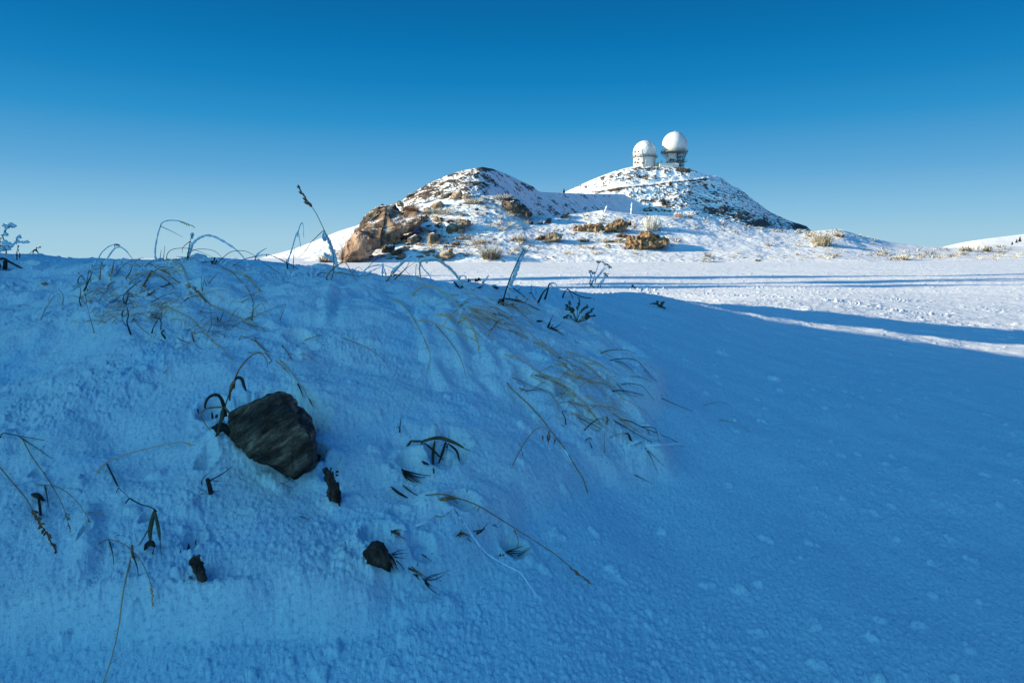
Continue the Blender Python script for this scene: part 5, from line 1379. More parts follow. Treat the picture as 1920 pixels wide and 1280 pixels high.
# --- spikes behind the crest
D_S = near_hit(945, 568)
p = Plant('frosted_spike', 'tall dark spike coated in white frost leaning right on the crest', 'stalk')
p.add('F', 'dark', 2.8, [(1290,710),(1330,560),(1400,360),(1480,180),(1550,50)], part='stem'); p.add('F', 'frost', 6.5, [(1370,520),(1430,370),(1490,220),(1530,100),(1555,50)], D0=D_S + .02)
for pts in ([(1240,690),(1290,640)],[(1270,700),(1305,640)],[(1300,720),(1312,650)],[(1250,660),(1310,640)]): p.add('F','dark',4.5,pts,D0=D_S, part='sheath')
p.build()
p = Plant('spiky_leaves', 'dark reddish spiky leaves lying at the foot of the frosted spike', 'leaves')
for m_, w_, pts in (('dark',3.0,[(1310,640),(1430,650),(1560,690),(1740,780)]),('dark',3.4,[(1330,645),(1350,700)]),('dark',3.4,[(1360,650),(1400,710)]),('dark',3.4,[(1410,660),(1420,720)]),('dark',3.4,[(1450,660),(1520,740)]),('dark',3.2,[(1400,700),(1480,715)]),('red',2.4,[(1330,640),(1450,665),(1570,700)]),
   ('dark',1.4,[(1380,640),(1370,590)]),('dark',1.4,[(1450,650),(1480,600)]),('dark',1.2,[(1560,690),(1610,620)]),('dark',1.4,[(1500,670),(1540,640)])): p.add('F', m_, w_, pts, mode='a', part='leaf', flat=.6)
p.build()
p = Plant('dark_blade', 'long dark leaf falling right from the frosted spike over the snow', 'leaf'); p.add('F','dark',2.4,[(1360,520),(1430,520),(1550,610),(1690,720)],mode='l',part='leaf'); p.add('F','dark',1.6,[(1480,550),(1510,510)],part='leaf'); p.build()
p = Plant('dark_blade', 'two thick dark leaf stubs on the crest below the drooping frosted blade', 'leaf'); p.add('F','dark',3.8,[(715,440),(742,480),(775,515)],mode='l',belly=True,part='leaf'); p.add('F','dark',3.8,[(790,522),(810,500),(835,470)],mode='l',belly=True,part='leaf'); p.build()
p = Plant('dark_blade', 'dark forked leaf on shaded snow left of the frosted spike', 'leaf'); p.add('F','dark',2.6,[(1060,490),(1000,512),(940,540)],mode='l',belly=True,part='leaf'); p.add('F','dark',1.5,[(920,530),(980,500)],mode='l',part='leaf'); p.build()
p = Plant('dark_blade', 'short dark leaf on the crest just left of the frosted spike', 'leaf'); p.add('F','dark',3.2,[(1180,490),(1230,512),(1275,530)],mode='l',belly=True,part='leaf'); p.build()
p = Plant('frosted_loops', 'curled frosted leaves with dark seeds on the crest left of the spike', 'leaves')
for m_, w_, pts, fr_ in (('dark',1.8,[(780,385),(790,370),(850,372),(860,440)],1.8),('dark',1.8,[(880,440),(900,410),(960,405),(1050,400)],0),('dark',4,[(975,405),(995,435)],0),('dark',4,[(1010,395),(1035,425)],0),('dark',3,[(890,405),(915,440)],0),('dark',1.8,[(1060,450),(1100,400),(1130,362)],2.6)): p.add('F',m_,w_,pts,frost=fr_,part='leaf')
p.build()
p = Plant('dark_blade', 'jointed dark stalks bent over the crest right of the frosted spike', 'stalk')
for m_, w_, pts in (('dark',1.8,[(1690,650),(1640,570),(1640,480)]),('dark',2.2,[(1610,570),(1650,572)]),('dark',4.0,[(1720,690),(1780,570),(1850,500)]),('dark',4.4,[(1800,650),(1830,560),(1850,475)]),('dark',2.0,[(1850,475),(1880,480),(1900,510)]),('dark',1.4,[(1700,580),(1690,520)])): p.add('F',m_,w_,pts,part='stem')
p.add('G','dark',2.2,[(190,400),(250,390),(275,410),(292,440)],part='stem',frost=1.2); p.build()
p = Plant('dark_blade', 'angled dark stem with a long blade sweeping right on shaded snow', 'stalk')
p.add('G','dark',3.4,[(350,565),(370,510),(405,460)],part='stem'); p.add('G','dark',2.4,[(405,460),(470,500),(560,545),(640,565),(700,570),(740,590)],mode='b',part='leaf'); p.add('G','dark',1.8,[(475,570),(440,500),(400,490)],part='leaf'); p.build()
p = Plant('frosted_weed', 'flat topped weed with frosted stems and dark flower heads on the crest', 'weed')
D_U = near_hit(1108, 545)
for pts in ([(690,400),(740,290),(785,150)],[(710,380),(800,270),(865,170)],[(750,345),(830,250),(890,190)],[(680,370),(700,300),(722,262)],[(690,330),(685,250)],[(780,420),(830,350),(872,290)],[(810,410),(850,350),(880,300)]): p.add('G','dark',1.4,pts,part='stem',frost=1.5,D0=D_U)
rt = p.build()
r_ = random.Random(5)
for (x, y, w_, tl) in ((785,130,4.2,.0),(860,150,5.2,.6),(915,185,4.0,.7),(683,244,3.0,0),(722,260,3.0,0),(872,275,5,.1),(872,300,4,.1),(700,415,4.5,.8)):
    q_ = rp('G', [(x, y)])[0]; c_ = PV(q_[0], q_[1], D_U); mb = MB()
    for k in range(16):
        a = r_.uniform(-1, 1) * w_ / F * D_U; mb.blob(c_ + Vector((a, r_.uniform(-1, 1) * w_ / F * D_U, -a * tl + r_.uniform(-.4, .4) * 1.5 / F * D_U)), 1.2 / F * D_U, k, 1, .3)
    mb.build('flower_head', M['brown'], rt)
    mb = MB(); mb.blob(c_ + Vector((0, 0, -2.2 / F * D_U)), 2.4 / F * D_U, int(x), 2, .6, (1.2, 1, .8)); mb.build('frost', M['frost'], rt)
p = Plant('snowy_hook', 'small frosted hook shaped leaf far right on the crest', 'leaf'); p.add('G','dark',1.4,[(1300,470),(1340,430),(1400,430),(1410,475)],frost=2.4,part='leaf'); p.build()
p = Plant('snowy_hook', 'small dark curled leaf on the crest left of the frosted hook', 'leaf'); p.add('G','dark',3.4,[(1190,415),(1210,440),(1228,455)],part='leaf'); p.build()
# sage seedlings
def sage(label, reg, branches, foot, seed, lw):
    p = Plant('sage_shrub', label, 'shrub'); D = near_hit(*rp(reg, [foot])[0])
    for b_ in branches: p.add(reg, 'olive', 1.5, [foot] + b_, D0=D, part='branch')
    rt = p.build(); r_ = random.Random(seed)
    for b_ in branches:
        mb = MB(); a = rp(reg, [foot] + b_); tot = len(a) - 1
        for k in range(34):
            f = r_.uniform(.3, 1.02) * tot; i = min(int(f), tot - 1); u = f - i
            x = a[i][0] + (a[i + 1][0] - a[i][0]) * u; y = a[i][1] + (a[i + 1][1] - a[i][1]) * u
            c_ = PV(x, y, D); d = Vector((r_.uniform(-1, 1), r_.uniform(-1, 1), r_.uniform(-.2, 1.2))).normalized(); ln = lw / F * D * r_.uniform(.7, 1.3)
            mb.tube([c_, c_ + d * ln * .6, c_ + d * ln], [ln * .12, ln * .26, ln * .1], 5, .5)
        mb.build('foliage', M['sage'], rt)
sage('grey green sage shrub poking out of the shaded slope right of centre', 'G', [[(530,700),(545,640),(545,575)],[(480,720),(430,680),(440,620)],[(470,740),(400,700),(400,660)],[(560,740),(610,700),(650,670)],[(600,800),(680,740),(720,705)],[(620,820),(690,790),(735,790)],[(480,760),(450,720),(470,690)],[(640,830),(650,790),(640,760)],[(420,780),(370,810)]], (520,860), 4, 4.2)
sage('tiny sage seedling alone on smooth shaded snow', 'G', [[(1500,660),(1485,610)],[(1540,650),(1560,615)],[(1560,680),(1575,700)],[(1480,640),(1400,640)],[(1530,660),(1540,625)]], (1545,690), 5, 3.0)
p = Plant('spiky_leaves', 'dark spiky tuft in the snow below the sage shrub', 'leaves')
for pts in ([(170,915),(205,840),(240,760)],[(190,930),(270,920),(350,855)],[(200,930),(270,945),(342,940)],[(230,940),(300,970),(370,1020)],[(180,920),(200,880),(210,860)],[(210,930),(240,880)]): p.add('G','dark',3.0,pts,part='leaf',taper=.15)
p.add('G','dark',5,[(40,855),(70,850),(110,850)],mode='l',part='leaf',belly=True); p.build()
p = Plant('dark_blade', 'thin dark blade flat on the slope below the spiky tuft', 'leaf'); p.add('G','brown',1.6,[(490,1070),(520,1095),(560,1110)],mode='l'); p.build()

# --- right tail of the lobe
p = Plant('arched_grass', 'fan of thin dark arches at the right edge of the snow lobe')
for m_, w_, pts in (('dark',1.8,[(705,98),(760,75),(840,65),(920,70),(990,100)]),('dark',1.7,[(785,150),(860,138),(960,140),(1030,180),(1110,270),(1180,340)]),('dark',1.4,[(960,140),(1050,220),(1120,310)]),('dark',1.5,[(790,155),(880,170),(950,220),(985,260)]),('brown',1.5,[(945,272),(1040,290),(1140,335)]),('brown',1.0,[(710,105),(760,105)])): p.add('H',m_,w_,pts,mode='l')
p.build()
p = Plant('arched_grass', 'bent thin blades below the fan of arches, with a kinked one')
for m_, w_, pts in (('dark',1.4,[(830,330),(880,380),(910,400)]),('dark',1.6,[(870,345),(940,335),(1040,355),(1090,410),(1140,470)]),('dark',1.3,[(940,335),(940,370)]),('dark',2.4,[(800,400),(830,392),(900,395),(1000,415),(1060,430)]),('brown',1.6,[(880,400),(960,430),(1010,440)]),('brown',1.6,[(830,330),(870,338)])): p.add('H',m_,w_,pts,mode='l')
p.build()
p = Plant('fine_grass', 'long straight blade poking out past the right edge of the lobe'); p.add('H','dark',1.5,[(1195,452),(1280,490),(1360,525),(1450,560)],mode='l'); p.add('H','brown',2.2,[(1195,430),(1238,424)],mode='l'); p.build()
p = Plant('fine_grass', 'faint thin blade on smooth snow far right of the lobe'); p.add('X','brown',1.0,[(1318,760),(1345,754),(1368,758)],mode='l'); p.add('X','brown',1.0,[(1347,787),(1380,793),(1412,812)],mode='l'); p.build()
p = Plant('grass_tuft', 'dark grass tuft with crossing blades at the lower right of the lobe')
for m_, w_, pts in (('brown',1.6,[(585,510),(650,580),(740,690)]),('dark',1.7,[(510,597),(600,640),(700,690),(825,750)]),('dark',2.4,[(580,708),(640,650),(700,615),(740,635)]),('dark',1.8,[(580,708),(735,713)]),('brown',1.6,[(737,910),(738,800),(738,715)]),
   ('dark',2.4,[(800,625),(900,680),(1000,740),(1130,810)]),('dark',2.2,[(870,620),(950,640),(1030,680),(1130,720),(1250,770),(1345,815)]),('dark',1.8,[(1040,680),(1130,690),(1160,730),(1175,800)]),('brown',1.4,[(780,770),(850,740),(920,730)]),('brown',2.0,[(800,570),(860,610),(900,640)]),
   ('dark',5.0,[(950,790),(930,740),(900,735)]),('dark',2.4,[(1000,780),(940,730)]),('tan',1.4,[(860,620),(960,690),(1060,750)]),('tan',1.4,[(840,600),(930,660),(1040,740)]),('brown',5,[(755,655),(765,620),(758,600)]),('dark',1.6,[(690,655),(760,700)]),('dark',1.4,[(1080,700),(1110,760)])): p.add('H',m_,w_,pts,mode='l')
p.build()
p = Plant('frosted_twig', 'snow covered twig lying at the right end of the dark grass tuft', 'twig'); p.add('H','frost',5,[(925,835),(990,805),(1050,780)],mode='l'); p.add('H','frost',4,[(1080,832),(1200,826),(1345,815),(1370,835)],mode='l'); p.add('H','dark',2,[(925,840),(980,822)],mode='l',part='twig'); p.build()
p = Plant('fine_grass', 'forked blade pointing down under the snow covered twig'); p.add('H','dark',1.8,[(1060,848),(1110,920),(1165,1045)],mode='l'); p.add('H','dark',1.5,[(1065,850),(1150,930),(1220,1000)],mode='l'); p.build()
p = Plant('fine_grass', 'short dark blade flat on the snow lowest at the lobe edge'); p.add('H','dark',2.2,[(978,1065),(1050,1100),(1130,1140)],mode='l',taper=.2); p.build()
p = Plant('jointed_stem', 'thin jointed stem dropping into a small hole in the lobe', 'grass'); p.add('H','brown',1.6,[(305,410),(340,460),(370,510),(375,565)],mode='l'); p.add('H','dark',2.6,[(430,670),(425,610),(400,562),(435,560)],part='leaf'); p.add('H','dark',1.4,[(390,670),(430,680)],part='leaf'); p.build()
p = Plant('grass_bits', 'dark leaf scraps in the small hole below the dark bent blade', 'leaves'); p.add('H','dark',2.2,[(590,790),(620,770),(640,780)],mode='l',part='leaf'); p.add('H','dark',2.6,[(640,850),(620,800)],part='leaf'); p.add('H','dark',1.4,[(660,790),(690,810)],mode='l',part='leaf'); p.build()
p = Plant('long_stem', 'very long straight brown stem slanting down right across the lobe')
p.add('H','brown',2.2,[(-40,330),(0,380),(120,490),(240,620),(300,700),(380,800),(440,890),(520,1020),(570,1100),(605,1210)],mode='l',part='stem',taper=.7); p.add('H','frost',2.6,[(385,810),(440,895),(520,1020)],mode='l'); p.build()
p = Plant('nodding_grass', 'nodding oat like stem with hanging seeds beside the very long stem')
p.add('H','brown',2.0,[(5,990),(60,880),(120,780),(180,710),(240,685),(275,700)],part='stem'); p.add('H','brown',1.4,[(75,850),(60,815),(105,805)],D0=near_hit(961, 872),part='leaf'); rt = p.build()
for (x, y, a) in ((246,772,.1),(283,768,0),(292,790,-.1),(300,760,.2),(342,800,-.3),(295,735,0)):
    q_ = rp('H', [(x, y)])[0]; D = near_hit(961, 872) - .02; c_ = PV(q_[0], q_[1], D); mb = MB(); l_ = 6 / F * D
    mb.tube([c_ + Vector((-a * l_, 0, l_)), c_ + Vector((0, 0, .3 * l_)), c_ + Vector((a * l_, 0, -l_))], [l_ * .08, l_ * .3, l_ * .08], 6); mb.build('seed', M['red'], rt)

# --- around the large rock
D_R = hit(402, 818)
p = Plant('looping_grass', 'grass plant with looping wide leaves growing left of the large rock')
p.add('K','olive',3.6,[(240,520),(270,430),(300,320),(330,220),(380,80),(430,-20)],part='stem',D0=D_R); p.add('D','brown',3.0,[(750,960),(790,870),(850,790),(920,725),(990,700),(1040,730),(1075,800),(1070,850)],D0=D_R,part='stem')
p.add('D','brown',6,[(700,1090),(720,1030),(750,970)],D0=D_R-.005,belly=True,flat=.4,part='leaf'); p.add('D','dark',5,[(750,970),(780,945),(820,965),(840,1030),(862,1082)],D0=D_R-.01,belly=True,flat=.35,part='leaf')
p.add('K','dark',6.5,[(320,225),(290,140),(240,105),(170,130),(135,190),(130,240)],D0=D_R-.02,flat=.3,part='leaf',taper=.5); p.add('K','brown',3.6,[(325,228),(220,232),(130,252),(85,310),(120,380),(185,465)],D0=D_R-.02,flat=.4,part='leaf'); p.add('K','olive',6,[(270,420),(305,310),(312,230)],D0=D_R-.012,belly=True,flat=.4,part='leaf'); p.build()
p = Plant('grass_tuft', 'small tangle of brown blades on the snow hump above the large rock')
for m_, w_, pts in (('brown',1.5,[(870,702),(990,690),(1100,730)]),('brown',1.8,[(1050,690),(1090,740),(1130,800)]),('brown',2.2,[(860,545),(980,600),(1050,670),(1110,690)]),('brown',1.8,[(940,540),(1000,640),(1090,695)]),('brown',1.6,[(790,575),(810,535),(860,545),(940,525),(1000,505)]),('brown',1.4,[(940,545),(1040,560)]),('brown',1.3,[(1190,745),(1280,745)]),('dark',2.4,[(1095,800),(1120,780)]),('brown',1.3,[(1130,690),(1220,700)]),('brown',1.3,[(1290,710),(1380,722)])): p.add('D',m_,w_,pts,mode='l')
p.build()
p = Plant('seeding_grass', 'dark stems running right down the snow above the large rock')
for m_, w_, pts in (('brown',1.6,[(1160,780),(1230,840),(1280,900)]),('tan',1.5,[(1190,770),(1300,880),(1340,930),(1400,1010),(1470,1120),(1530,1240)]),('dark',3.2,[(1378,1010),(1405,1070),(1430,1130)]),('dark',2.6,[(1490,1160),(1510,1200),(1532,1240)]),('dark',2.2,[(1240,850),(1280,900)]),('tan',1.0,[(1200,770),(1290,840)])): p.add('D',m_,w_,pts,mode='l')
p.build()
p = Plant('grass_stub', 'dark grass stub with two thin blades left below the large rock')
p.add('K','dark',9,[(190,1095),(175,1020),(155,950)],taper=.8,part='sheath'); p.add('K','dark',2.6,[(180,960),(280,910),(340,870),(400,825)],part='blade'); p.add('K','dark',2.2,[(95,1000),(100,960),(130,920),(165,892)]); p.add('K','dark',1.3,[(190,965),(330,970)],mode='l'); p.add('K','dark',3,[(90,1098),(140,1095)],mode='l'); p.add('K','dark',3,[(200,1070),(270,1075)],mode='l'); p.build()
p = Plant('small_twig', 'tiny forked red twig at the lower edge of the large rock', 'twig'); p.add('K','brown',1.8,[(880,990),(940,980),(1020,915)],part='twig',mode='l'); p.add('K','brown',1.6,[(905,990),(960,1020),(1010,1050)],part='twig',mode='l'); p.build()

# --- lower middle
p = Plant('wide_leaf_grass', 'dark plant with drooping pointed leaves in the snow right of the large rock', 'plant')
D_W = hit(772, 830) - .02
for w_, pts, b in ((4.5,[(520,264),(560,265),(600,264),(640,250),(680,240),(740,262),(800,295),(860,320)],False),(4.6,[(655,262),(645,350),(650,450)],True),(4.2,[(718,270),(700,330),(678,392)],True),(3.6,[(735,280),(780,320),(797,378)],True),(3.2,[(600,275),(650,320),(705,372)],True),(5.5,[(590,262),(680,245),(760,270),(820,300)],True),(1.4,[(728,290),(722,340)],False)):
    p.add('J','olive' if w_ > 4.4 else 'dark',w_,pts,D0=D_W,belly=b,flat=.4,part='leaf',taper=.25)
p.build()
p = Plant('grass_tuft', 'single dark spike in a peppered patch left of the drooping leaves'); p.add('J','dark',3.2,[(455,215),(458,165),(465,112)],taper=.1); p.add('J','dark',1.4,[(450,190),(440,160)]); p.build()
p = Plant('spiky_leaves', 'dark flattened tuft pointing right under the drooping leaves', 'leaves')
for pts in ([(470,430),(550,450),(635,463)],[(475,440),(530,480),(585,506)],[(478,455),(520,490),(560,500)],[(470,425),(480,460),(500,490)],[(475,435),(560,470),(610,468)],[(480,450),(520,465),(570,490)]): p.add('J','dark',4.2,pts,mode='l',part='leaf',taper=.12)
p.build()
p = Plant('dark_blade', 'thin dark leaf slit below the flattened tuft', 'leaf'); p.add('J','dark',4.0,[(405,525),(450,560),(500,588)],mode='l',belly=True,part='leaf'); p.add('J','dark',3,[(478,520),(530,560),(570,580)],mode='l',part='leaf'); p.add('J','dark',4,[(585,380),(600,390),(620,395)],mode='l',belly=True,part='leaf'); p.build()
p = Plant('seeding_grass', 'long brown stem with seed head pointing to the lower right')
p.add('J','brown',2.4,[(605,572),(700,568),(790,590),(900,630),(1000,690),(1110,760),(1220,830),(1330,900),(1440,990),(1550,1078)],mode='l',head=('brown',.86,6,1.3),part='stem',taper=.6); p.add('J','brown',2.4,[(1105,760),(1130,820),(1132,870)],mode='l',part='leaf'); p.add('J','brown',6,[(680,600),(720,592),(780,592)],mode='l',belly=True,flat=.4,part='leaf'); p.add('J','brown',1.6,[(740,580),(785,620),(780,605)],mode='l',part='leaf'); p.add('J','brown',1.4,[(915,634),(955,624)],mode='l',part='leaf'); p.build()
p = Plant('frosted_twig', 'white frosted twig lying aslant below the long brown seed stem', 'twig')
p.add('J','frost',2.6,[(770,655),(830,740),(890,830),(960,910),(1080,980),(1150,1020),(1200,1090),(1240,1150)],mode='l'); p.add('J','dark',1.4,[(765,650),(830,745),(890,835)],mode='l',part='twig'); p.build()
p = Plant('frosted_twig', 'short frosted twig left of the long frosted one', 'twig'); p.add('J','frost',4,[(540,752),(600,728),(655,700)],mode='l'); p.add('J','brown',2,[(660,690),(705,695),(755,655)],mode='l',part='twig'); p.build()
def tuftl(label, body, blades, reg='J', w_=3.4):
    p = Plant('spiky_leaves', label, 'leaves')
    r_ = random.Random(len(label) * 7)
    for pts in body:
        for q_ in range(7):
            j = [(x + r_.uniform(-14, 14), y + r_.uniform(-10, 10)) for x, y in pts]
            j[-1] = (pts[0][0] + (pts[-1][0] - pts[0][0]) * r_.uniform(.6, 1.4) + r_.uniform(-12, 12), pts[-1][1] + r_.uniform(-14, 14))
            p.add(reg, r_.choice(('dark', 'dark', 'brown')), w_ * r_.uniform(.5, 1.0), j, mode='l', part='leaf', taper=.1)
    for pts in blades: p.add(reg,'dark',w_*.7,pts,mode='l',part='leaf',taper=.15)
    p.build()
tuftl('ragged dark tuft below right, under the long brown seed stem', [[(1040,912),(1090,895),(1140,880)]], [[(1050,915),(1110,880),(1165,860)],[(1090,905),(1150,900),(1210,852)],[(1130,920),(1180,890),(1222,845)],[(1070,900),(1120,930)]])
tuftl('dark leaf scraps beside the frosted twig', [[(790,800),(820,790),(850,810)],[(890,785),(930,775)]], [[(920,780),(945,750),(965,728)],[(810,770),(790,800)],[(840,820),(880,850)],[(1005,750),(1035,770)],[(990,745),(1030,745)]])
tuftl('dark leafy tuft growing against the small dark rock', [[(400,915),(420,960),(445,1010)],[(405,930),(440,930)]], [[(410,910),(450,890),(500,882)],[(415,915),(460,905),(507,905)],[(420,925),(460,930),(495,937)],[(430,940),(470,980),(492,1020)],[(440,960),(455,1000)]])
tuftl('dark torn tuft right below the small dark rock', [[(512,992),(560,1020),(610,1045)],[(550,1030),(600,1060)],[(590,1050),(640,1100)]], [[(600,1060),(660,1030),(745,1002)],[(600,1050),(640,1030),(690,1020)],[(600,1075),(640,1115),(692,1150)],[(680,1060),(715,1068)],[(620,1060),(680,1045),(720,1015)]])
tuftl('small dark leaf in a dip above the small dark rock', [[(420,775),(445,800),(480,820)]], [[(425,770),(470,770)],[(145,840),(150,880)]])
tuftl('faint dark scraps right of the small dark rock', [], [[(585,910),(610,930),(640,950)],[(640,905),(690,915)],[(600,915),(620,950)]])

# --- lower left
p = Plant('seeding_grass', 'thick russet seed head hanging at the far left edge, low down')
p.add('I','brown',2.6,[(-20,365),(0,388),(60,460),(110,520),(145,585),(185,650),(235,740)],mode='l',head=('red',.62,8,1.2),part='stem'); p.build()
p = Plant('seeding_grass', 'branched thin stem with drooping heads left of the leafy green blade')
p.add('I','dark',2.4,[(0,268),(15,247),(80,258),(185,276)],mode='l',part='leaf'); p.add('I','dark',2.0,[(75,258),(140,300),(215,352)],mode='l',part='leaf'); p.add('I','brown',2.0,[(90,265),(130,340),(180,410),(230,490),(265,560),(290,650)],mode='l',head=('brown',.84,5),part='stem'); p.build()
p = Plant('seeding_grass', 'short arched stem with two drooping heads beside the mushroom like stub')
p.add('I','brown',1.8,[(150,458),(240,470),(310,520),(360,590),(370,615)],mode='l',head=('brown',.8,5),part='stem'); p.add('I','dark',2.6,[(185,465),(195,510),(200,550)],mode='l',part='leaf'); p.add('I','brown',1.4,[(355,575),(400,572),(435,590)],mode='l',head=('tan',.5,3),part='stem'); p.build()
p = Plant('grass_stub', 'dark mushroom like stub in a hollow at the left')
p.add('I','dark',5,[(168,585),(165,550),(160,515)],taper=.9,part='stem'); p.add('I','dark',8,[(135,500),(158,506),(182,525)],mode='l',belly=True,part='leaf'); p.build()
p = Plant('seeding_grass', 'long bent stem with golden tip reaching toward the large rock')
p.add('I','tan',2.0,[(395,415),(440,370),(520,335),(620,308),(740,285),(792,292)],head=('gold',.86,6),part='stem'); p.add('I','dark',2.8,[(440,370),(470,430),(490,472)],mode='l',part='leaf',belly=True); p.add('I','brown',1.6,[(700,300),(725,300)],mode='l',part='leaf'); p.build()
p = Plant('leafy_grass', 'green bladed plant with long drooping leaf at the lower left')
D_G = hit(282, 1025) - .01
p.add('I','dark',2.6,[(535,515),(580,540),(635,560),(655,620),(668,770)],D0=D_G,part='leaf'); p.add('I','olive',7,[(640,562),(622,640),(622,695)],D0=D_G-.004,belly=True,flat=.4,part='leaf'); p.add('I','olive',5,[(640,570),(655,640),(662,690)],D0=D_G-.006,belly=True,flat=.4,part='leaf'); p.add('I','dark',2.4,[(610,650),(590,685),(570,712)],D0=D_G,part='leaf'); p.add('I','dark',9,[(605,708),(625,700),(640,715)],D0=D_G+.005,belly=True,part='leaf'); p.add('I','dark',3,[(630,745),(640,715)],D0=D_G,part='leaf'); p.add('I','dark',1.6,[(490,472),(535,515)],D0=D_G,part='stem'); p.build()
p = Plant('seeding_grass', 'arched stem with tan head hanging at the lower left, over a brown stub')
p.add('I','brown',2.0,[(405,705),(450,686),(520,710),(580,770),(620,860),(632,965)],mode='l',head=('tan',.8,6),part='stem'); p.add('I','dark',2.6,[(450,688),(465,740),(471,790)],mode='l',part='leaf'); p.build()
p = Plant('grass_stub', 'brown stub with a long pale stem reaching the bottom edge')
p.add('I','brown',6,[(552,762),(547,735),(545,712)],taper=.8,part='sheath'); p.add('I','dark',3,[(545,745),(565,790),(572,835)],mode='l',part='leaf'); p.add('I','tan',2.0,[(540,760),(510,900),(490,1050),(460,1180),(425,1285)],mode='l',part='stem',taper=.7); p.build()
p = Plant('fine_grass', 'thin dark leaf tips between the stub and the small reddish stone'); p.add('I','dark',1.6,[(835,460),(845,445),(862,428)]) if False else p.add('I','dark',1.8,[(1240,590),(1262,598),(1280,604)],mode='l'); p.build()
# ------------------------------------------------------------------ light and sky
SUN_E = R(16); SUN_A = R(-95)      # azimuth clockwise from +Y
s = Vector((math.sin(SUN_A) * math.cos(SUN_E), math.cos(SUN_A) * math.cos(SUN_E), math.sin(SUN_E)))
sd_ = bpy.data.lights.new('sun', 'SUN'); so = bpy.data.objects.new('sun', sd_); COL.objects.link(so)
sd_.energy = 4.8; sd_.angle = R(.5); sd_.color = (1.0, .84, .56)
so.rotation_euler = s.to_track_quat('Z', 'Y').to_euler()
so.location = (-20, -2, 15)
w = bpy.data.worlds.new('World'); scn.world = w; w.use_nodes = True
nt = w.node_tree; bg = nt.nodes['Background']
sky = nt.nodes.new('ShaderNodeTexSky'); sky.sky_type = 'NISHITA'; sky.sun_disc = False
sky.sun_elevation = SUN_E; sky.sun_rotation = SUN_A
sky.altitude = 1800; sky.air_density = 1.0; sky.dust_density = .2; sky.ozone_density = 2.0
# colour grade of the sky by height above the horizon (deep mountain blue overhead, pale at the horizon)
def lin(c):
    c = c / 255.0
    return c / 12.92 if c <= .04045 else ((c + .055) / 1.055) ** 2.4
SKY = [(-90, (70, 110, 150)), (-1.0, (168, 207, 226)), (1.3, (156, 201, 224)), (3.1, (134, 190, 223)), (6.2, (92, 166, 214)), (10, (40, 144, 202)), (13, (12, 127, 190)),
       (15.7, (0, 115, 178)), (18.4, (0, 104, 166)), (24, (0, 100, 164)), (38, (0, 78, 158)), (90, (0, 62, 154))]
tc = nt.nodes.new('ShaderNodeTexCoord'); sx = nt.nodes.new('ShaderNodeSeparateXYZ'); nt.links.new(tc.outputs['Generated'], sx.inputs[0])
asn = nt.nodes.new('ShaderNodeMath'); asn.operation = 'ARCSINE'; nt.links.new(sx.outputs['Z'], asn.inputs[0])
mr = nt.nodes.new('ShaderNodeMapRange'); mr.inputs['From Min'].default_value = R(-2); mr.inputs['From Max'].default_value = R(90); nt.links.new(asn.outputs[0], mr.inputs['Value'])
rp_ = nt.nodes.new('ShaderNodeValToRGB'); el = rp_.color_ramp.elements
def spos(e): return max(0.0, min(1.0, (e + 2) / 92.0))
first = True
st = SKY[1:]
el[0].position = 0; el[0].color = (.02, .07, .16, 1)
q_ = el.new(spos(st[0][0])); q_.color = (*[lin(v) for v in st[0][1]], 1)
q_ = el[len(el) - 1]; q_.position = 1.0; q_.color = (*[lin(v) for v in st[-1][1]], 1)
for e_, c_ in st[1:-1]:
    q_ = el.new(spos(e_)); q_.color = (*[lin(v) for v in c_], 1)
vm = nt.nodes.new('ShaderNodeVectorMath'); vm.operation = 'SCALE'; nt.links.new(rp_.outputs[0], vm.inputs[0]); vm.inputs['Scale'].default_value = 5.0
nt.links.new(mr.outputs[0], rp_.inputs[0])
ml = nt.nodes.new('ShaderNodeMix'); ml.data_type = 'RGBA'; ml.inputs[0].default_value = .985
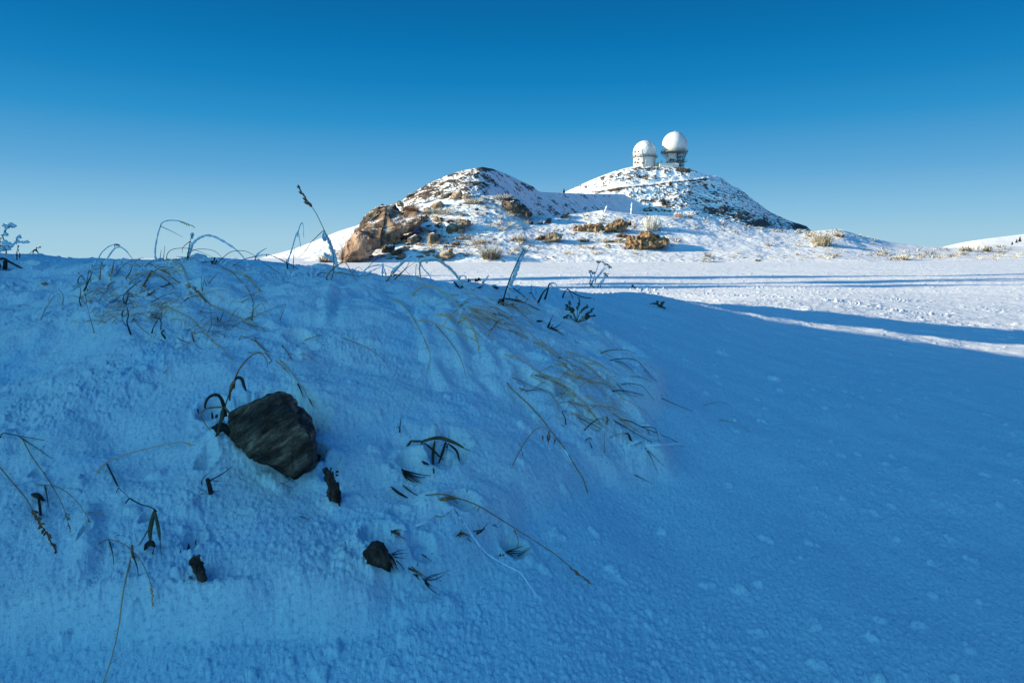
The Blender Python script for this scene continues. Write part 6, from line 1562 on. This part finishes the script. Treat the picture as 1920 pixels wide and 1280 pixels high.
nt.links.new(sky.outputs[0], ml.inputs[6]); # bluish glow added to the sky behind left, to brighten the bank
dt = nt.nodes.new('ShaderNodeVectorMath'); dt.operation = 'DOT_PRODUCT'; nt.links.new(tc.outputs['Generated'], dt.inputs[0]); dt.inputs[1].default_value = (math.sin(R(-140)) * math.cos(R(20)), math.cos(R(-140)) * math.cos(R(20)), math.sin(R(20)))
mx = nt.nodes.new('ShaderNodeMath'); mx.operation = 'MAXIMUM'; nt.links.new(dt.outputs['Value'], mx.inputs[0]); mx.inputs[1].default_value = 0
pw = nt.nodes.new('ShaderNodeMath'); pw.operation = 'POWER'; nt.links.new(mx.outputs[0], pw.inputs[0]); pw.inputs[1].default_value = 4
gv = nt.nodes.new('ShaderNodeVectorMath'); gv.operation = 'SCALE'; gv.inputs[0].default_value = (1.6, 5.7, 7.3); nt.links.new(pw.outputs[0], gv.inputs['Scale'])
av = nt.nodes.new('ShaderNodeVectorMath'); nt.links.new(vm.outputs[0], av.inputs[0]); nt.links.new(gv.outputs[0], av.inputs[1])
# deeper blue on the side of the sky away from the sun
ad = nt.nodes.new('ShaderNodeVectorMath'); ad.operation = 'DOT_PRODUCT'; nt.links.new(tc.outputs['Generated'], ad.inputs[0]); ad.inputs[1].default_value = (math.sin(R(112)), math.cos(R(112)), 0)
am = nt.nodes.new('ShaderNodeMapRange'); am.inputs['From Min'].default_value = .3; am.inputs['From Max'].default_value = .95; nt.links.new(ad.outputs['Value'], am.inputs['Value'])
am.interpolation_type = 'SMOOTHSTEP'
dk = nt.nodes.new('ShaderNodeMix'); dk.data_type = 'RGBA'; dk.blend_type = 'MULTIPLY'; dk.inputs[7].default_value = (.12, .52, .75, 1)
nt.links.new(am.outputs[0], dk.inputs[0]); nt.links.new(av.outputs[0], dk.inputs[6])
nt.links.new(dk.outputs[2], ml.inputs[7])
nt.links.new(ml.outputs[2], bg.inputs[0])
bg.inputs[1].default_value = .1
scn.view_settings.view_transform = 'Standard'; scn.view_settings.look = 'None'
scn.view_settings.exposure = 1.0; scn.view_settings.gamma = 1.0
